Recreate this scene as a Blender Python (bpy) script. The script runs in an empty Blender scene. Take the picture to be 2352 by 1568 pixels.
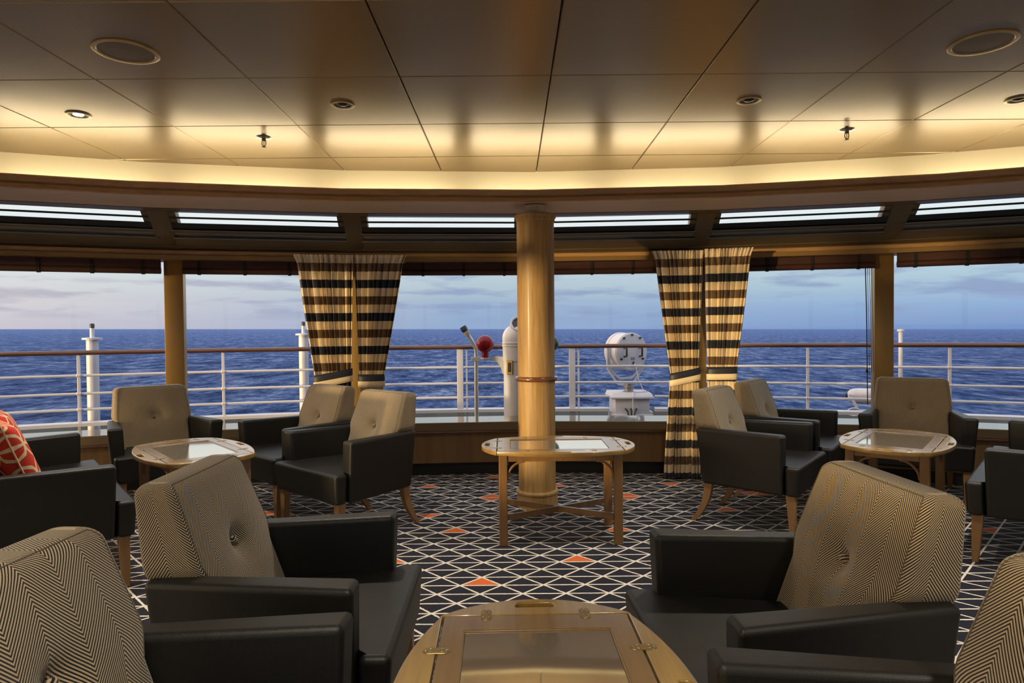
import bpy, bmesh, math, random
from mathutils import Vector, Matrix
random.seed(7)
PI = math.pi
rad = math.radians
scn = bpy.context.scene
COL = scn.collection

# ------------------------------------------------------------------ camera, sky, sun, exposure
cam_d = bpy.data.cameras.new('camera')
cam_d.sensor_width = 36.0
cam_d.lens = 1520.0 / 2352.0 * 36.0
cam_d.clip_start = 0.05
cam_d.clip_end = 200000
cam = bpy.data.objects.new('camera', cam_d)
COL.objects.link(cam)
cam.matrix_world = Matrix.Translation((0, 0, 1.3)) @ Matrix.Rotation(rad(90 - 1.09), 4, 'X') @ Matrix.Rotation(rad(-0.5), 4, 'Z')
scn.camera = cam
vs = scn.view_settings
vs.view_transform = 'Standard'
vs.look = 'None'
vs.gamma = 1.0
vs.use_curve_mapping = False
vs.exposure = 0.0
HEEL = 0.0087            # the ship heels half a degree against the horizon

SUN_AZ = Vector((-0.75, -0.66, 0.018)).normalized()
sun_d = bpy.data.lights.new('sun', 'SUN')
sun_d.energy = 4.0
sun_d.color = (1.0, 0.70, 0.34)
sun_d.angle = rad(1.6)
sun = bpy.data.objects.new('sun', sun_d)
COL.objects.link(sun)
sun.location = (-30, -3, 4)
sun.rotation_euler = SUN_AZ.to_track_quat('Z', 'Y').to_euler()


class NT:
    """small helper for building node trees"""
    def __init__(self, tree):
        self.t = tree
        self.n = tree.nodes
        self.l = tree.links

    def new(self, kind, **kw):
        nd = self.n.new(kind)
        for k, v in kw.items():
            setattr(nd, k, v)
        return nd

    def link(self, a, b):
        self.l.new(a, b)

    def setin(self, sock, v):
        if isinstance(v, bpy.types.NodeSocket):
            self.l.new(v, sock)
        else:
            sock.default_value = v

    def math(self, op, a, b=None, c=None, clamp=False):
        nd = self.new('ShaderNodeMath', operation=op, use_clamp=clamp)
        self.setin(nd.inputs[0], a)
        if b is not None:
            self.setin(nd.inputs[1], b)
        if c is not None:
            self.setin(nd.inputs[2], c)
        return nd.outputs[0]

    def mix(self, f, a, b):
        nd = self.new('ShaderNodeMix', data_type='RGBA')
        self.setin(nd.inputs[0], f)
        self.setin(nd.inputs[6], a if isinstance(a, bpy.types.NodeSocket) else (*a, 1))
        self.setin(nd.inputs[7], b if isinstance(b, bpy.types.NodeSocket) else (*b, 1))
        return nd.outputs[2]

    def ramp(self, f, stops, interp='LINEAR'):
        nd = self.new('ShaderNodeValToRGB')
        cr = nd.color_ramp
        cr.interpolation = interp
        while len(cr.elements) > 1:
            cr.elements.remove(cr.elements[-1])
        for i, (p, c) in enumerate(stops):
            e = cr.elements[0] if i == 0 else cr.elements.new(p)
            e.position = p
            e.color = (*c, 1) if len(c) == 3 else c
        self.setin(nd.inputs[0], f)
        return nd.outputs[0]

    def combine(self, x, y, z):
        nd = self.new('ShaderNodeCombineXYZ')
        for i, v in enumerate((x, y, z)):
            self.setin(nd.inputs[i], v)
        return nd.outputs[0]

    def sep(self, v):
        nd = self.new('ShaderNodeSeparateXYZ')
        self.link(v, nd.inputs[0])
        return nd.outputs

    def noise(self, vec, scale, detail=2.0, rough=0.5):
        nd = self.new('ShaderNodeTexNoise')
        if vec is not None:
            self.link(vec, nd.inputs['Vector'])
        nd.inputs['Scale'].default_value = scale
        nd.inputs['Detail'].default_value = detail
        nd.inputs['Roughness'].default_value = rough
        return nd.outputs[0]

    def mapping(self, vec, scale=(1, 1, 1), rot=(0, 0, 0), loc=(0, 0, 0)):
        nd = self.new('ShaderNodeMapping')
        self.link(vec, nd.inputs[0])
        nd.inputs[1].default_value = loc
        nd.inputs[2].default_value = rot
        nd.inputs[3].default_value = scale
        return nd.outputs[0]

    def bump(self, h, strength=0.3, dist=0.01, normal=None):
        nd = self.new('ShaderNodeBump')
        self.link(h, nd.inputs['Height'])
        nd.inputs['Strength'].default_value = strength
        nd.inputs['Distance'].default_value = dist
        if normal is not None:
            self.link(normal, nd.inputs['Normal'])
        return nd.outputs[0]


# evening sky
world = bpy.data.worlds.new('evening_sky')
scn.world = world
world.use_nodes = True
w = NT(world.node_tree)
w.n.clear()
tc = w.new('ShaderNodeTexCoord')
sx, sy, sz = w.sep(tc.outputs['Generated'])
elev = w.math('ADD', sz, w.math('MULTIPLY', sx, HEEL))
e01 = w.math('MULTIPLY_ADD', elev, 2.0, 0.2, clamp=True)       # 0.2 is the horizon
base = w.ramp(e01, [(0.0, (0.05, 0.08, 0.2)), (0.19, (0.28, 0.39, 0.62)), (0.20, (0.30, 0.42, 0.64)),
                    (0.265, (0.34, 0.46, 0.66)), (0.31, (0.47, 0.59, 0.69)), (0.37, (0.56, 0.68, 0.75)),
                    (0.48, (0.84, 0.91, 0.93)), (0.62, (1.0, 1.0, 0.98)), (1.0, (1.05, 1.08, 1.18))])
left = w.ramp(e01, [(0.0, (0.05, 0.08, 0.2)), (0.19, (0.58, 0.54, 0.63)), (0.20, (0.62, 0.57, 0.65)),
                    (0.265, (0.72, 0.68, 0.70)), (0.31, (0.75, 0.75, 0.76)), (0.37, (0.78, 0.83, 0.85)),
                    (0.48, (0.88, 0.93, 0.94)), (0.62, (1.05, 1.0, 0.96)), (1.0, (1.05, 1.08, 1.18))])
right = w.ramp(e01, [(0.0, (0.05, 0.08, 0.2)), (0.2, (0.19, 0.31, 0.60)), (0.265, (0.30, 0.45, 0.70)),
                     (0.33, (0.45, 0.62, 0.75)), (0.48, (0.80, 0.90, 0.93)), (0.62, (0.95, 0.98, 1.0)), (1.0, (1.05, 1.08, 1.18))])
lf = w.math('MULTIPLY_ADD', sx, -1.9, -0.15, clamp=True)
sky = w.mix(lf, base, left)
rf = w.math('MULTIPLY_ADD', sx, 1.9, -0.15, clamp=True)
sky = w.mix(rf, sky, right)
cv = w.mapping(w.combine(sx, sy, elev), scale=(8.0, 8.0, 62.0), loc=(3.3, 1.2, 0.4))
cn = w.noise(cv, 1.0, 5.0, 0.55)
cmask = w.ramp(cn, [(0.50, (0, 0, 0)), (0.64, (1, 1, 1))])
cband = w.ramp(e01, [(0.21, (0, 0, 0)), (0.25, (1, 1, 1)), (0.32, (0.9, 0.9, 0.9)), (0.42, (0.25, 0.25, 0.25)), (0.6, (0, 0, 0))])
cm = w.math('MULTIPLY', w.math('MULTIPLY', cmask, cband), 0.85)
ccol = w.mix(lf, (0.29, 0.37, 0.59), (0.52, 0.49, 0.58))
sky = w.mix(cm, sky, ccol)
# the warm glow round the low sun, aft on the port side
dp = w.new('ShaderNodeVectorMath', operation='DOT_PRODUCT')
w.link(tc.outputs['Generated'], dp.inputs[0])
dp.inputs[1].default_value = (-0.915, -0.39, 0.10)
gl = w.math('POWER', w.math('MAXIMUM', dp.outputs['Value'], 0.0), 5.0)
addn = w.new('ShaderNodeMix', data_type='RGBA', blend_type='ADD')
addn.inputs[0].default_value = 1.0
w.link(sky, addn.inputs[6])
w.link(w.mix(gl, (0, 0, 0), (7.2, 4.7, 2.1)), addn.inputs[7])
sky = addn.outputs[2]
bg = w.new('ShaderNodeBackground')
w.link(sky, bg.inputs[0])
bg.inputs[1].default_value = 1.0
wo = w.new('ShaderNodeOutputWorld')
w.link(bg.outputs[0], wo.inputs[0])


# ------------------------------------------------------------------ materials
def mat(name):
    m = bpy.data.materials.new(name)
    m.use_nodes = True
    t = NT(m.node_tree)
    b = t.n['Principled BSDF']
    return m, t, b


def plain(name, col, rough=0.5, metal=0.0, spec=0.5, coat=0.0, noise=0.0, bump=0.0, bscale=200.0):
    m, t, b = mat(name)
    b.inputs['Base Color'].default_value = (*col, 1)
    b.inputs['Roughness'].default_value = rough
    b.inputs['Metallic'].default_value = metal
    b.inputs['Specular IOR Level'].default_value = spec
    b.inputs['Coat Weight'].default_value = coat
    b.inputs['Coat Roughness'].default_value = 0.12
    tc = t.new('ShaderNodeTexCoord')
    if noise > 0:
        n = t.noise(tc.outputs['Object'], 9.0, 4.0)
        t.link(t.mix(n, [c * (1 - noise) for c in col], [min(1, c * (1 + noise)) for c in col]), b.inputs['Base Color'])
    if bump > 0:
        n = t.noise(tc.outputs['Object'], bscale, 2.0)
        t.link(t.bump(n, bump, 0.002), b.inputs['Normal'])
    return m


def wood(name, c1, c2, axis='Z', rough=0.35, coat=0.4, scale=1.0, spec=0.5):
    m, t, b = mat(name)
    tc = t.new('ShaderNodeTexCoord')
    s = {'X': (2, 34, 34), 'Y': (34, 2, 34), 'Z': (34, 34, 1.6)}[axis]
    v = t.mapping(tc.outputs['Object'], scale=tuple(q * scale for q in s))
    n1 = t.noise(v, 1.0, 6.0, 0.65)
    s2 = {'X': (1, 7, 7), 'Y': (7, 1, 7), 'Z': (7, 7, 0.6)}[axis]
    n2 = t.noise(t.mapping(tc.outputs['Object'], scale=tuple(q * scale for q in s2)), 1.0, 3.0)
    f = t.math('MULTIPLY_ADD', n1, 0.6, t.math('MULTIPLY', n2, 0.4))
    t.link(t.ramp(f, [(0.34, c2), (0.5, tuple((a + q) / 2 for a, q in zip(c1, c2))), (0.66, c1)]), b.inputs['Base Color'])
    b.inputs['Roughness'].default_value = rough
    b.inputs['Coat Weight'].default_value = coat
    b.inputs['Coat Roughness'].default_value = 0.15
    b.inputs['Specular IOR Level'].default_value = spec
    t.link(t.bump(n1, 0.06, 0.002), b.inputs['Normal'])
    return m


M = {}
M['leather'] = None


def leather():
    m, t, b = mat('charcoal_leather')
    tc = t.new('ShaderNodeTexCoord')
    x, y, z = t.sep(tc.outputs['Object'])
    wv = t.math('MULTIPLY', t.math('SINE', t.math('MULTIPLY', t.math('ADD', x, t.math('ADD', y, z)), 900.0)),
                t.math('SINE', t.math('MULTIPLY', t.math('SUBTRACT', x, t.math('SUBTRACT', y, z)), 900.0)))
    n = t.noise(tc.outputs['Object'], 5.0, 3.0)
    h = t.math('MULTIPLY_ADD', wv, 0.05, n)
    t.link(t.bump(h, 0.25, 0.01), b.inputs['Normal'])
    t.link(t.mix(n, (0.0085, 0.0083, 0.0076), (0.014, 0.0136, 0.0122)), b.inputs['Base Color'])
    b.inputs['Roughness'].default_value = 0.46
    b.inputs['Specular IOR Level'].default_value = 0.42
    return m


def herringbone():
    m, t, b = mat('herringbone_fabric')
    uv = t.new('ShaderNodeUVMap')
    u, v, _ = t.sep(uv.outputs[0])
    cw = 0.085
    tri = t.math('PINGPONG', u, cw)
    ph = t.math('MULTIPLY_ADD', tri, 1.15, v)
    fr = t.math('FRACT', t.math('DIVIDE', ph, 0.0096))
    band = t.ramp(fr, [(0.0, (1, 1, 1)), (0.40, (1, 1, 1)), (0.50, (0, 0, 0)), (0.90, (0, 0, 0)), (1.0, (1, 1, 1))])
    tc = t.new('ShaderNodeTexCoord')
    n = t.noise(tc.outputs['Object'], 420.0, 2.0)
    light = t.mix(n, (0.38, 0.285, 0.165), (0.66, 0.52, 0.33))
    col = t.mix(band, (0.012, 0.012, 0.015), light)
    t.link(col, b.inputs['Base Color'])
    b.inputs['Roughness'].default_value = 0.85
    b.inputs['Sheen Weight'].default_value = 0.3
    b.inputs['Specular IOR Level'].default_value = 0.2
    hh = t.math('MULTIPLY_ADD', n, 0.5, band)
    t.link(t.bump(hh, 0.5, 0.0015), b.inputs['Normal'])
    return m


A_C, H_C, CX_C, CY_C = 0.2115, 0.1096, 0.149, 3.336


def carpet(name, ground):
    m, t, b = mat(name)
    tc = t.new('ShaderNodeTexCoord')
    x, y, z = t.sep(tc.outputs['Object'])
    n = t.noise(tc.outputs['Object'], 55.0, 1.0)
    n3 = t.noise(tc.outputs['Object'], 1.7, 1.0)
    wob = t.math('MULTIPLY_ADD', t.math('SUBTRACT', n, 0.5), 0.005, t.math('MULTIPLY', t.math('SUBTRACT', n3, 0.5), 0.0))
    yy = t.math('ADD', y, wob)
    vv = t.math('DIVIDE', t.math('SUBTRACT', yy, CY_C), H_C)
    uu = t.math('DIVIDE', t.math('SUBTRACT', t.math('ADD', x, wob), CX_C), A_C)

    def dist(q, k):
        f = t.math('FRACT', t.math('ADD', q, 0.5))
        return t.math('MULTIPLY', t.math('ABSOLUTE', t.math('SUBTRACT', f, 0.5)), k)
    d0 = dist(vv, H_C)
    hv = t.math('MULTIPLY', vv, 0.5)
    sl = A_C / math.sqrt(1 + (A_C / (2 * H_C)) ** 2)
    d1 = dist(t.math('SUBTRACT', uu, hv), sl)
    d2 = dist(t.math('ADD', uu, hv), sl)
    dd = t.math('MINIMUM', t.math('SUBTRACT', d0, 0.0003), t.math('MINIMUM', d1, d2))
    line = t.ramp(t.math('MULTIPLY', dd, 100.0), [(0.50, (1, 1, 1)), (0.62, (0, 0, 0))])
    pile = t.noise(tc.outputs['Object'], 380.0, 2.0)
    lc = t.mix(pile, (0.78, 0.71, 0.61), (0.97, 0.93, 0.86))
    gc = t.mix(pile, [c * 0.6 for c in ground], [c * 1.4 for c in ground])
    t.link(t.mix(line, gc, lc), b.inputs['Base Color'])
    b.inputs['Roughness'].default_value = 0.95
    b.inputs['Specular IOR Level'].default_value = 0.12
    b.inputs['Sheen Weight'].default_value = 0.15
    t.link(t.bump(t.math('ADD', pile, t.math('MULTIPLY', line, 0.6)), 0.6, 0.003), b.inputs['Normal'])
    return m


def ceiling_mat():
    m, t, b = mat('perforated_metal')
    tc = t.new('ShaderNodeTexCoord')
    x, y, z = t.sep(tc.outputs['Object'])
    p = 0.0085
    a = t.math('DIVIDE', t.math('ADD', x, y), p)
    c = t.math('DIVIDE', t.math('SUBTRACT', x, y), p)
    fa = t.math('SUBTRACT', t.math('FRACT', a), 0.5)
    fc = t.math('SUBTRACT', t.math('FRACT', c), 0.5)
    r2 = t.math('ADD', t.math('MULTIPLY', fa, fa), t.math('MULTIPLY', fc, fc))
    hole = t.math('LESS_THAN', r2, 0.058)
    t.link(t.mix(hole, (0.35, 0.25, 0.135), (0.035, 0.025, 0.013)), b.inputs['Base Color'])
    t.link(t.math('SUBTRACT', 0.88, t.math('MULTIPLY', hole, 0.8)), b.inputs['Metallic'])
    b.inputs['Roughness'].default_value = 0.30
    b.inputs['Specular IOR Level'].default_value = 0.4
    n = t.noise(t.mapping(tc.outputs['Object'], scale=(1.3, 0.8, 1)), 1.6, 1.0)
    t.link(t.bump(n, 0.25, 0.02), b.inputs['Normal'])
    return m


def glass_mat(name, tint=(0.96, 0.98, 0.98), k=1.0):
    m = bpy.data.materials.new(name)
    m.use_nodes = True
    t = NT(m.node_tree)
    t.n.clear()
    tr = t.new('ShaderNodeBsdfTransparent')
    tr.inputs[0].default_value = (*tint, 1)
    gl = t.new('ShaderNodeBsdfGlossy')
    gl.inputs['Roughness'].default_value = 0.0
    ge = t.new('ShaderNodeNewGeometry')
    dp = t.new('ShaderNodeVectorMath', operation='DOT_PRODUCT')
    t.link(ge.outputs['Incoming'], dp.inputs[0])
    t.link(ge.outputs['Normal'], dp.inputs[1])
    f5 = t.math('POWER', t.math('SUBTRACT', 1.0, t.math('ABSOLUTE', dp.outputs['Value']), clamp=True), 5.0)
    mx = t.new('ShaderNodeMixShader')
    t.link(t.math('MULTIPLY_ADD', f5, 0.90 * k, 0.045 * k), mx.inputs[0])
    t.link(tr.outputs[0], mx.inputs[1])
    t.link(gl.outputs[0], mx.inputs[2])
    o = t.new('ShaderNodeOutputMaterial')
    t.link(mx.outputs[0], o.inputs[0])
    return m


def emit(name, col, s):
    m = bpy.data.materials.new(name)
    m.use_nodes = True
    t = NT(m.node_tree)
    t.n.clear()
    e = t.new('ShaderNodeEmission')
    e.inputs[0].default_value = (*col, 1)
    e.inputs[1].default_value = s
    o = t.new('ShaderNodeOutputMaterial')
    t.link(e.outputs[0], o.inputs[0])
    return m


def curtain_mat():
    m, t, b = mat('striped_curtain_cloth')
    uv = t.new('ShaderNodeUVMap')
    u, v, _ = t.sep(uv.outputs[0])
    f = t.math('FRACT', t.math('DIVIDE', v, 4 * 0.0702))
    cream, brown, navy = (0.84, 0.70, 0.47), (0.16, 0.098, 0.048), (0.018, 0.020, 0.034)
    col = t.ramp(f, [(0.0, cream), (0.25, brown), (0.5, cream), (0.75, navy)], 'CONSTANT')
    tc = t.new('ShaderNodeTexCoord')
    n = t.noise(tc.outputs['Object'], 300.0, 1.0)
    t.link(col, b.inputs['Base Color'])
    b.inputs['Roughness'].default_value = 0.55
    b.inputs['Sheen Weight'].default_value = 0.25
    b.inputs['Specular IOR Level'].default_value = 0.35
    t.link(t.bump(n, 0.12, 0.002), b.inputs['Normal'])
    return m


def tie_mat():
    m, t, b = mat('two_stripe_tieback_cloth')
    uv = t.new('ShaderNodeUVMap')
    u, v, _ = t.sep(uv.outputs[0])
    col = t.ramp(v, [(0.0, (0.84, 0.70, 0.47)), (0.46, (0.018, 0.020, 0.034))], 'CONSTANT')
    t.link(col, b.inputs['Base Color'])
    b.inputs['Roughness'].default_value = 0.5
    return m


def sea_mat():
    m = bpy.data.materials.new('sea_water')
    m.use_nodes = True
    t = NT(m.node_tree)
    t.n.clear()
    tc = t.new('ShaderNodeTexCoord')
    g = tc.outputs['Object']
    n1 = t.noise(t.mapping(g, scale=(0.13, 0.062, 1), rot=(0, 0, 0.25)), 1.0, 10.0, 0.74)
    n2 = t.noise(t.mapping(g, scale=(0.012, 0.02, 1), rot=(0, 0, -0.2)), 1.0, 3.0, 0.6)
    n4 = t.noise(t.mapping(g, scale=(0.6, 0.3, 1), rot=(0, 0, 0.1)), 1.0, 5.0, 0.65)
    h = t.math('ADD', t.math('MULTIPLY', n1, 4.0), t.math('MULTIPLY', n4, 0.9))
    bmp = t.bump(h, 1.0, 1.0)
    f = t.math('ADD', t.math('MULTIPLY_ADD', n1, 0.62, t.math('MULTIPLY', n4, 0.30)), t.math('MULTIPLY', n2, 0.10))
    col = t.ramp(f, [(0.41, (0.008, 0.020, 0.085)), (0.485, (0.040, 0.088, 0.27)), (0.545, (0.11, 0.19, 0.45)), (0.61, (0.32, 0.40, 0.64))])  # light and shade of the waves put into the water colour
    df = t.new('ShaderNodeBsdfDiffuse')
    t.link(col, df.inputs[0])
    t.link(bmp, df.inputs['Normal'])
    gl = t.new('ShaderNodeBsdfGlossy')
    gl.inputs['Roughness'].default_value = 0.18
    t.link(bmp, gl.inputs['Normal'])
    lw = t.new('ShaderNodeLayerWeight')
    lw.inputs[0].default_value = 0.3
    t.link(bmp, lw.inputs['Normal'])
    mx = t.new('ShaderNodeMixShader')
    t.link(t.math('MULTIPLY', lw.outputs['Fresnel'], 0.12), mx.inputs[0])
    t.link(df.outputs[0], mx.inputs[1])
    t.link(gl.outputs[0], mx.inputs[2])
    o = t.new('ShaderNodeOutputMaterial')
    t.link(mx.outputs[0], o.inputs[0])
    return m


def pillow_mat():
    m, t, b = mat('red_lattice_cushion_cloth')
    uv = t.new('ShaderNodeUVMap')
    u, v, _ = t.sep(uv.outputs[0])

    def ring(cx, cy, p=0.17):
        fx = t.math('SUBTRACT', t.math('FRACT', t.math('DIVIDE', t.math('SUBTRACT', u, cx), p)), 0.5)
        fy = t.math('SUBTRACT', t.math('FRACT', t.math('DIVIDE', t.math('SUBTRACT', v, cy), p)), 0.5)
        r = t.math('SQRT', t.math('ADD', t.math('MULTIPLY', fx, fx), t.math('MULTIPLY', fy, fy)))
        return t.math('ABSOLUTE', t.math('SUBTRACT', r, 0.5))
    d = t.math('MINIMUM', ring(0, 0), ring(0.085, 0.085))
    ln = t.math('LESS_THAN', d, 0.036)
    t.link(t.mix(ln, (0.62, 0.035, 0.014), (0.80, 0.62, 0.38)), b.inputs['Base Color'])
    b.inputs['Roughness'].default_value = 0.8
    return m


M['leather'] = leather()
M['fabric'] = herringbone()
M['carpet'] = carpet('navy_lattice_carpet', (0.0065, 0.0085, 0.025))
M['carpet_orange'] = carpet('orange_lattice_carpet', (0.78, 0.155, 0.03))
M['seam'] = plain('dark_seam_thread', (0.13, 0.10, 0.062), 0.8)
M['ceiling'] = ceiling_mat()
M['cream'] = plain('cream_paint', (0.70, 0.625, 0.43), 0.5)
M['dark_void'] = plain('dark_void', (0.012, 0.011, 0.010), 0.8)
M['glass'] = glass_mat('window_glass')
M['curtain'] = curtain_mat()
M['tie'] = tie_mat()
M['sea'] = sea_mat()
M['pillow'] = pillow_mat()
M['piping'] = plain('cream_piping', (0.78, 0.6, 0.36), 0.7)
M['trim_wood'] = wood('trim_wood', (0.60, 0.36, 0.15), (0.40, 0.22, 0.085), 'X', 0.38, 0.3)
M['soffit'] = wood('soffit_laminate', (0.80, 0.62, 0.48), (0.68, 0.51, 0.38), 'X', 0.42, 0.3)
M['dark_wood'] = wood('dark_edge_wood', (0.17, 0.09, 0.04), (0.11, 0.06, 0.027), 'X', 0.4, 0.2)
M['panel_wood'] = wood('wall_panel_wood', (0.27, 0.155, 0.06), (0.19, 0.105, 0.04), 'Z', 0.45, 0.1)
M['column_wood'] = wood('column_veneer', (0.55, 0.35, 0.135), (0.29, 0.165, 0.055), 'Z', 0.5, 0.05, 1.9)
M['ring_wood'] = wood('ring_mahogany', (0.20, 0.08, 0.03), (0.13, 0.05, 0.02), 'X', 0.25, 0.6)
M['table_wood'] = wood('table_teak', (0.42, 0.26, 0.065), (0.22, 0.125, 0.03), 'X', 0.32, 0.8, 1.0)  # flap wood: golden shine of the lit ceiling put into its colour
M['table_wood'].node_tree.nodes['Principled BSDF'].inputs['Coat IOR'].default_value = 1.75
M['table_frame'] = wood('table_frame_teak', (0.25, 0.145, 0.048), (0.15, 0.083, 0.027), 'X', 0.32, 0.7)  # same teak kept darker, without the flaps' painted shine
M['table_leg'] = wood('table_leg_teak', (0.27, 0.145, 0.052), (0.18, 0.092, 0.033), 'Z', 0.38, 0.3)
M['leg_wood'] = wood('leg_beech', (0.32, 0.175, 0.068), (0.25, 0.13, 0.048), 'Z', 0.4, 0.2)
M['bronze'] = plain('bronze_aluminium', (0.42, 0.26, 0.085), 0.36, 0.55, noise=0.08)
M['bronze_dark'] = plain('dark_bronze_aluminium', (0.17, 0.125, 0.068), 0.45, 0.2)
M['gloss_dark'] = plain('glossy_dark_rail', (0.34, 0.33, 0.33), 0.28, 0.8)
M['black_rail'] = plain('black_rail', (0.015, 0.015, 0.015), 0.4)
M['sill_wood'] = plain('lacquered_sill', (0.20, 0.155, 0.085), 0.06, 0.0, 0.5)
M['sill_wood'].node_tree.nodes['Principled BSDF'].inputs['IOR'].default_value = 4.0
M['sill_edge'] = plain('sill_edge_lacquer', (0.20, 0.145, 0.075), 0.5)
M['blind'] = wood('blind_slats_mahogany', (0.075, 0.026, 0.015), (0.042, 0.016, 0.010), 'X', 0.5, 0.0, 2.0)
M['strap'] = plain('black_strap', (0.010, 0.009, 0.008), 0.7)
M['white_paint'] = plain('white_marine_paint', (0.56, 0.56, 0.63), 0.38, bump=0.15, bscale=40.0)
M['deck'] = plain('deck_coating', (0.022, 0.026, 0.024), 0.8, spec=0.2, noise=0.3)
M['handrail'] = wood('teak_handrail', (0.12, 0.046, 0.024), (0.07, 0.028, 0.015), 'X', 0.4, 0.2)
M['red_paint'] = plain('red_gloss_paint', (0.22, 0.003, 0.012), 0.22, spec=0.3)
M['green_paint'] = plain('green_gloss_paint', (0.003, 0.07, 0.045), 0.28, spec=0.3)
M['brass'] = plain('brass', (0.34, 0.24, 0.09), 0.36, 0.9)
M['steel'] = plain('steel', (0.62, 0.60, 0.56), 0.25, 1.0)
M['gold_ring'] = plain('gilt_ring', (0.60, 0.46, 0.24), 0.3, 0.85)
M['grille'] = plain('speaker_grille', (0.16, 0.12, 0.075), 0.5, 0.3, bump=0.2, bscale=600.0)
M['black'] = plain('black_plastic', (0.012, 0.012, 0.013), 0.45)
M['grey_tube'] = plain('galvanised_tube', (0.55, 0.56, 0.58), 0.35, 0.6)
M['tape'] = plain('sealing_tape', (0.35, 0.30, 0.18), 0.6)
M['name_plate'] = plain('grey_green_plate', (0.20, 0.26, 0.22), 0.4)
M['cable'] = plain('white_cable', (0.7, 0.69, 0.7), 0.5)
M['table_glass'] = plain('mirrored_table_glass', (0.70, 0.66, 0.56), 0.04, 0.85, 0.5, coat=0.0)
M['table_glass'].node_tree.nodes['Principled BSDF'].inputs['IOR'].default_value = 1.8
M['hole'] = plain('dark_handle_recess', (0.05, 0.022, 0.010), 0.5)
M['lamp_lit'] = emit('lit_lamp', (1.0, 0.90, 0.72), 14.0)
M['lamp_off'] = plain('lamp_glass_off', (0.03, 0.03, 0.03), 0.08, 0.3)
M['cove'] = emit('cove_tube', (1.0, 0.90, 0.66), 20.5)
M['back_wall'] = wood('back_wall_veneer', (0.30, 0.18, 0.08), (0.22, 0.13, 0.055), 'Z', 0.5, 0.1)


# ------------------------------------------------------------------ mesh helpers
def obj(name, bm, m, parent=None, smooth=True, angle=38, wn=False):
    me = bpy.data.meshes.new(name)
    bmesh.ops.recalc_face_normals(bm, faces=bm.faces)
    bm.to_mesh(me)
    bm.free()
    for q in (m if isinstance(m, (list, tuple)) else [m]):
        me.materials.append(q)
    if smooth:
        me.shade_smooth()
        me.set_sharp_from_angle(angle=rad(angle))
    o = bpy.data.objects.new(name, me)
    COL.objects.link(o)
    if parent:
        o.parent = parent
    if wn:
        md = o.modifiers.new('wn', 'WEIGHTED_NORMAL')
        md.keep_sharp = True
    return o


def tag(o, label, cat, group=None):
    o['label'] = label
    o['category'] = cat
    if group:
        o['group'] = group
    return o


def thing(name, loc=(0, 0, 0), rz=0.0):
    o = bpy.data.objects.new(name, None)
    o.empty_display_size = 0.1
    COL.objects.link(o)
    o.location = loc
    o.rotation_euler = (0, 0, rz)
    return o


def struct(o, label=None):
    o['kind'] = 'structure'
    if label:
        o['label'] = label
    return o


def copy_thing(root, loc, rz):
    r = root.copy()
    COL.objects.link(r)
    r.location = loc
    r.rotation_euler = (0, 0, rz)
    for ch in list(root.children):
        c = ch.copy()
        COL.objects.link(c)
        c.parent = r
        for g in list(ch.children):
            d = g.copy()
            COL.objects.link(d)
            d.parent = c
    return r


def hexa(bm, p, bev=0.0, seg=2):
    """p: 4 bottom points then 4 top points, both counter-clockwise"""
    v = [bm.verts.new(q) for q in p]
    fs = []
    for idx in ((3, 2, 1, 0), (4, 5, 6, 7), (0, 1, 5, 4), (1, 2, 6, 5), (2, 3, 7, 6), (3, 0, 4, 7)):
        fs.append(bm.faces.new([v[i] for i in idx]))
    if bev > 0:
        es = list({e for f in fs for e in f.edges})
        bmesh.ops.bevel(bm, geom=es, offset=bev, segments=seg, affect='EDGES', profile=0.5)


def box(bm, c, s, bev=0.0, seg=2, mtx=None):
    x, y, z = (q / 2 for q in s)
    pts = [Vector(q) for q in ((-x, -y, -z), (x, -y, -z), (x, y, -z), (-x, y, -z), (-x, -y, z), (x, -y, z), (x, y, z), (-x, y, z))]
    if mtx is not None:
        pts = [mtx @ q for q in pts]
    hexa(bm, [q + Vector(c) for q in pts], bev, seg)


def prism(bm, poly, z0, z1, bev=0.0, seg=2, top=None):
    a = [bm.verts.new((x, y, z0)) for x, y in poly]
    b = [bm.verts.new((x, y, z1)) for x, y in (top or poly)]
    n = len(poly)
    fs = [bm.faces.new(a[::-1]), bm.faces.new(b)]
    for i in range(n):
        fs.append(bm.faces.new((a[i], a[(i + 1) % n], b[(i + 1) % n], b[i])))
    if bev > 0:
        es = list({e for f in fs for e in f.edges})
        bmesh.ops.bevel(bm, geom=es, offset=bev, segments=seg, affect='EDGES', profile=0.5)


def lathe(bm, prof, n=32, c=(0, 0, 0), mtx=None, cap0=True, cap1=True):
    rings = []
    for r, z in prof:
        ring = []
        for i in range(n):
            a = 2 * PI * i / n
            p = Vector((r * math.cos(a), r * math.sin(a), z))
            if mtx is not None:
                p = mtx @ p
            ring.append(bm.verts.new(p + Vector(c)))
        rings.append(ring)
    for a, b in zip(rings, rings[1:]):
        for i in range(n):
            bm.faces.new((a[i], a[(i + 1) % n], b[(i + 1) % n], b[i]))
    if cap0:
        bm.faces.new(rings[0][::-1])
    if cap1:
        bm.faces.new(rings[-1])


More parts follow.
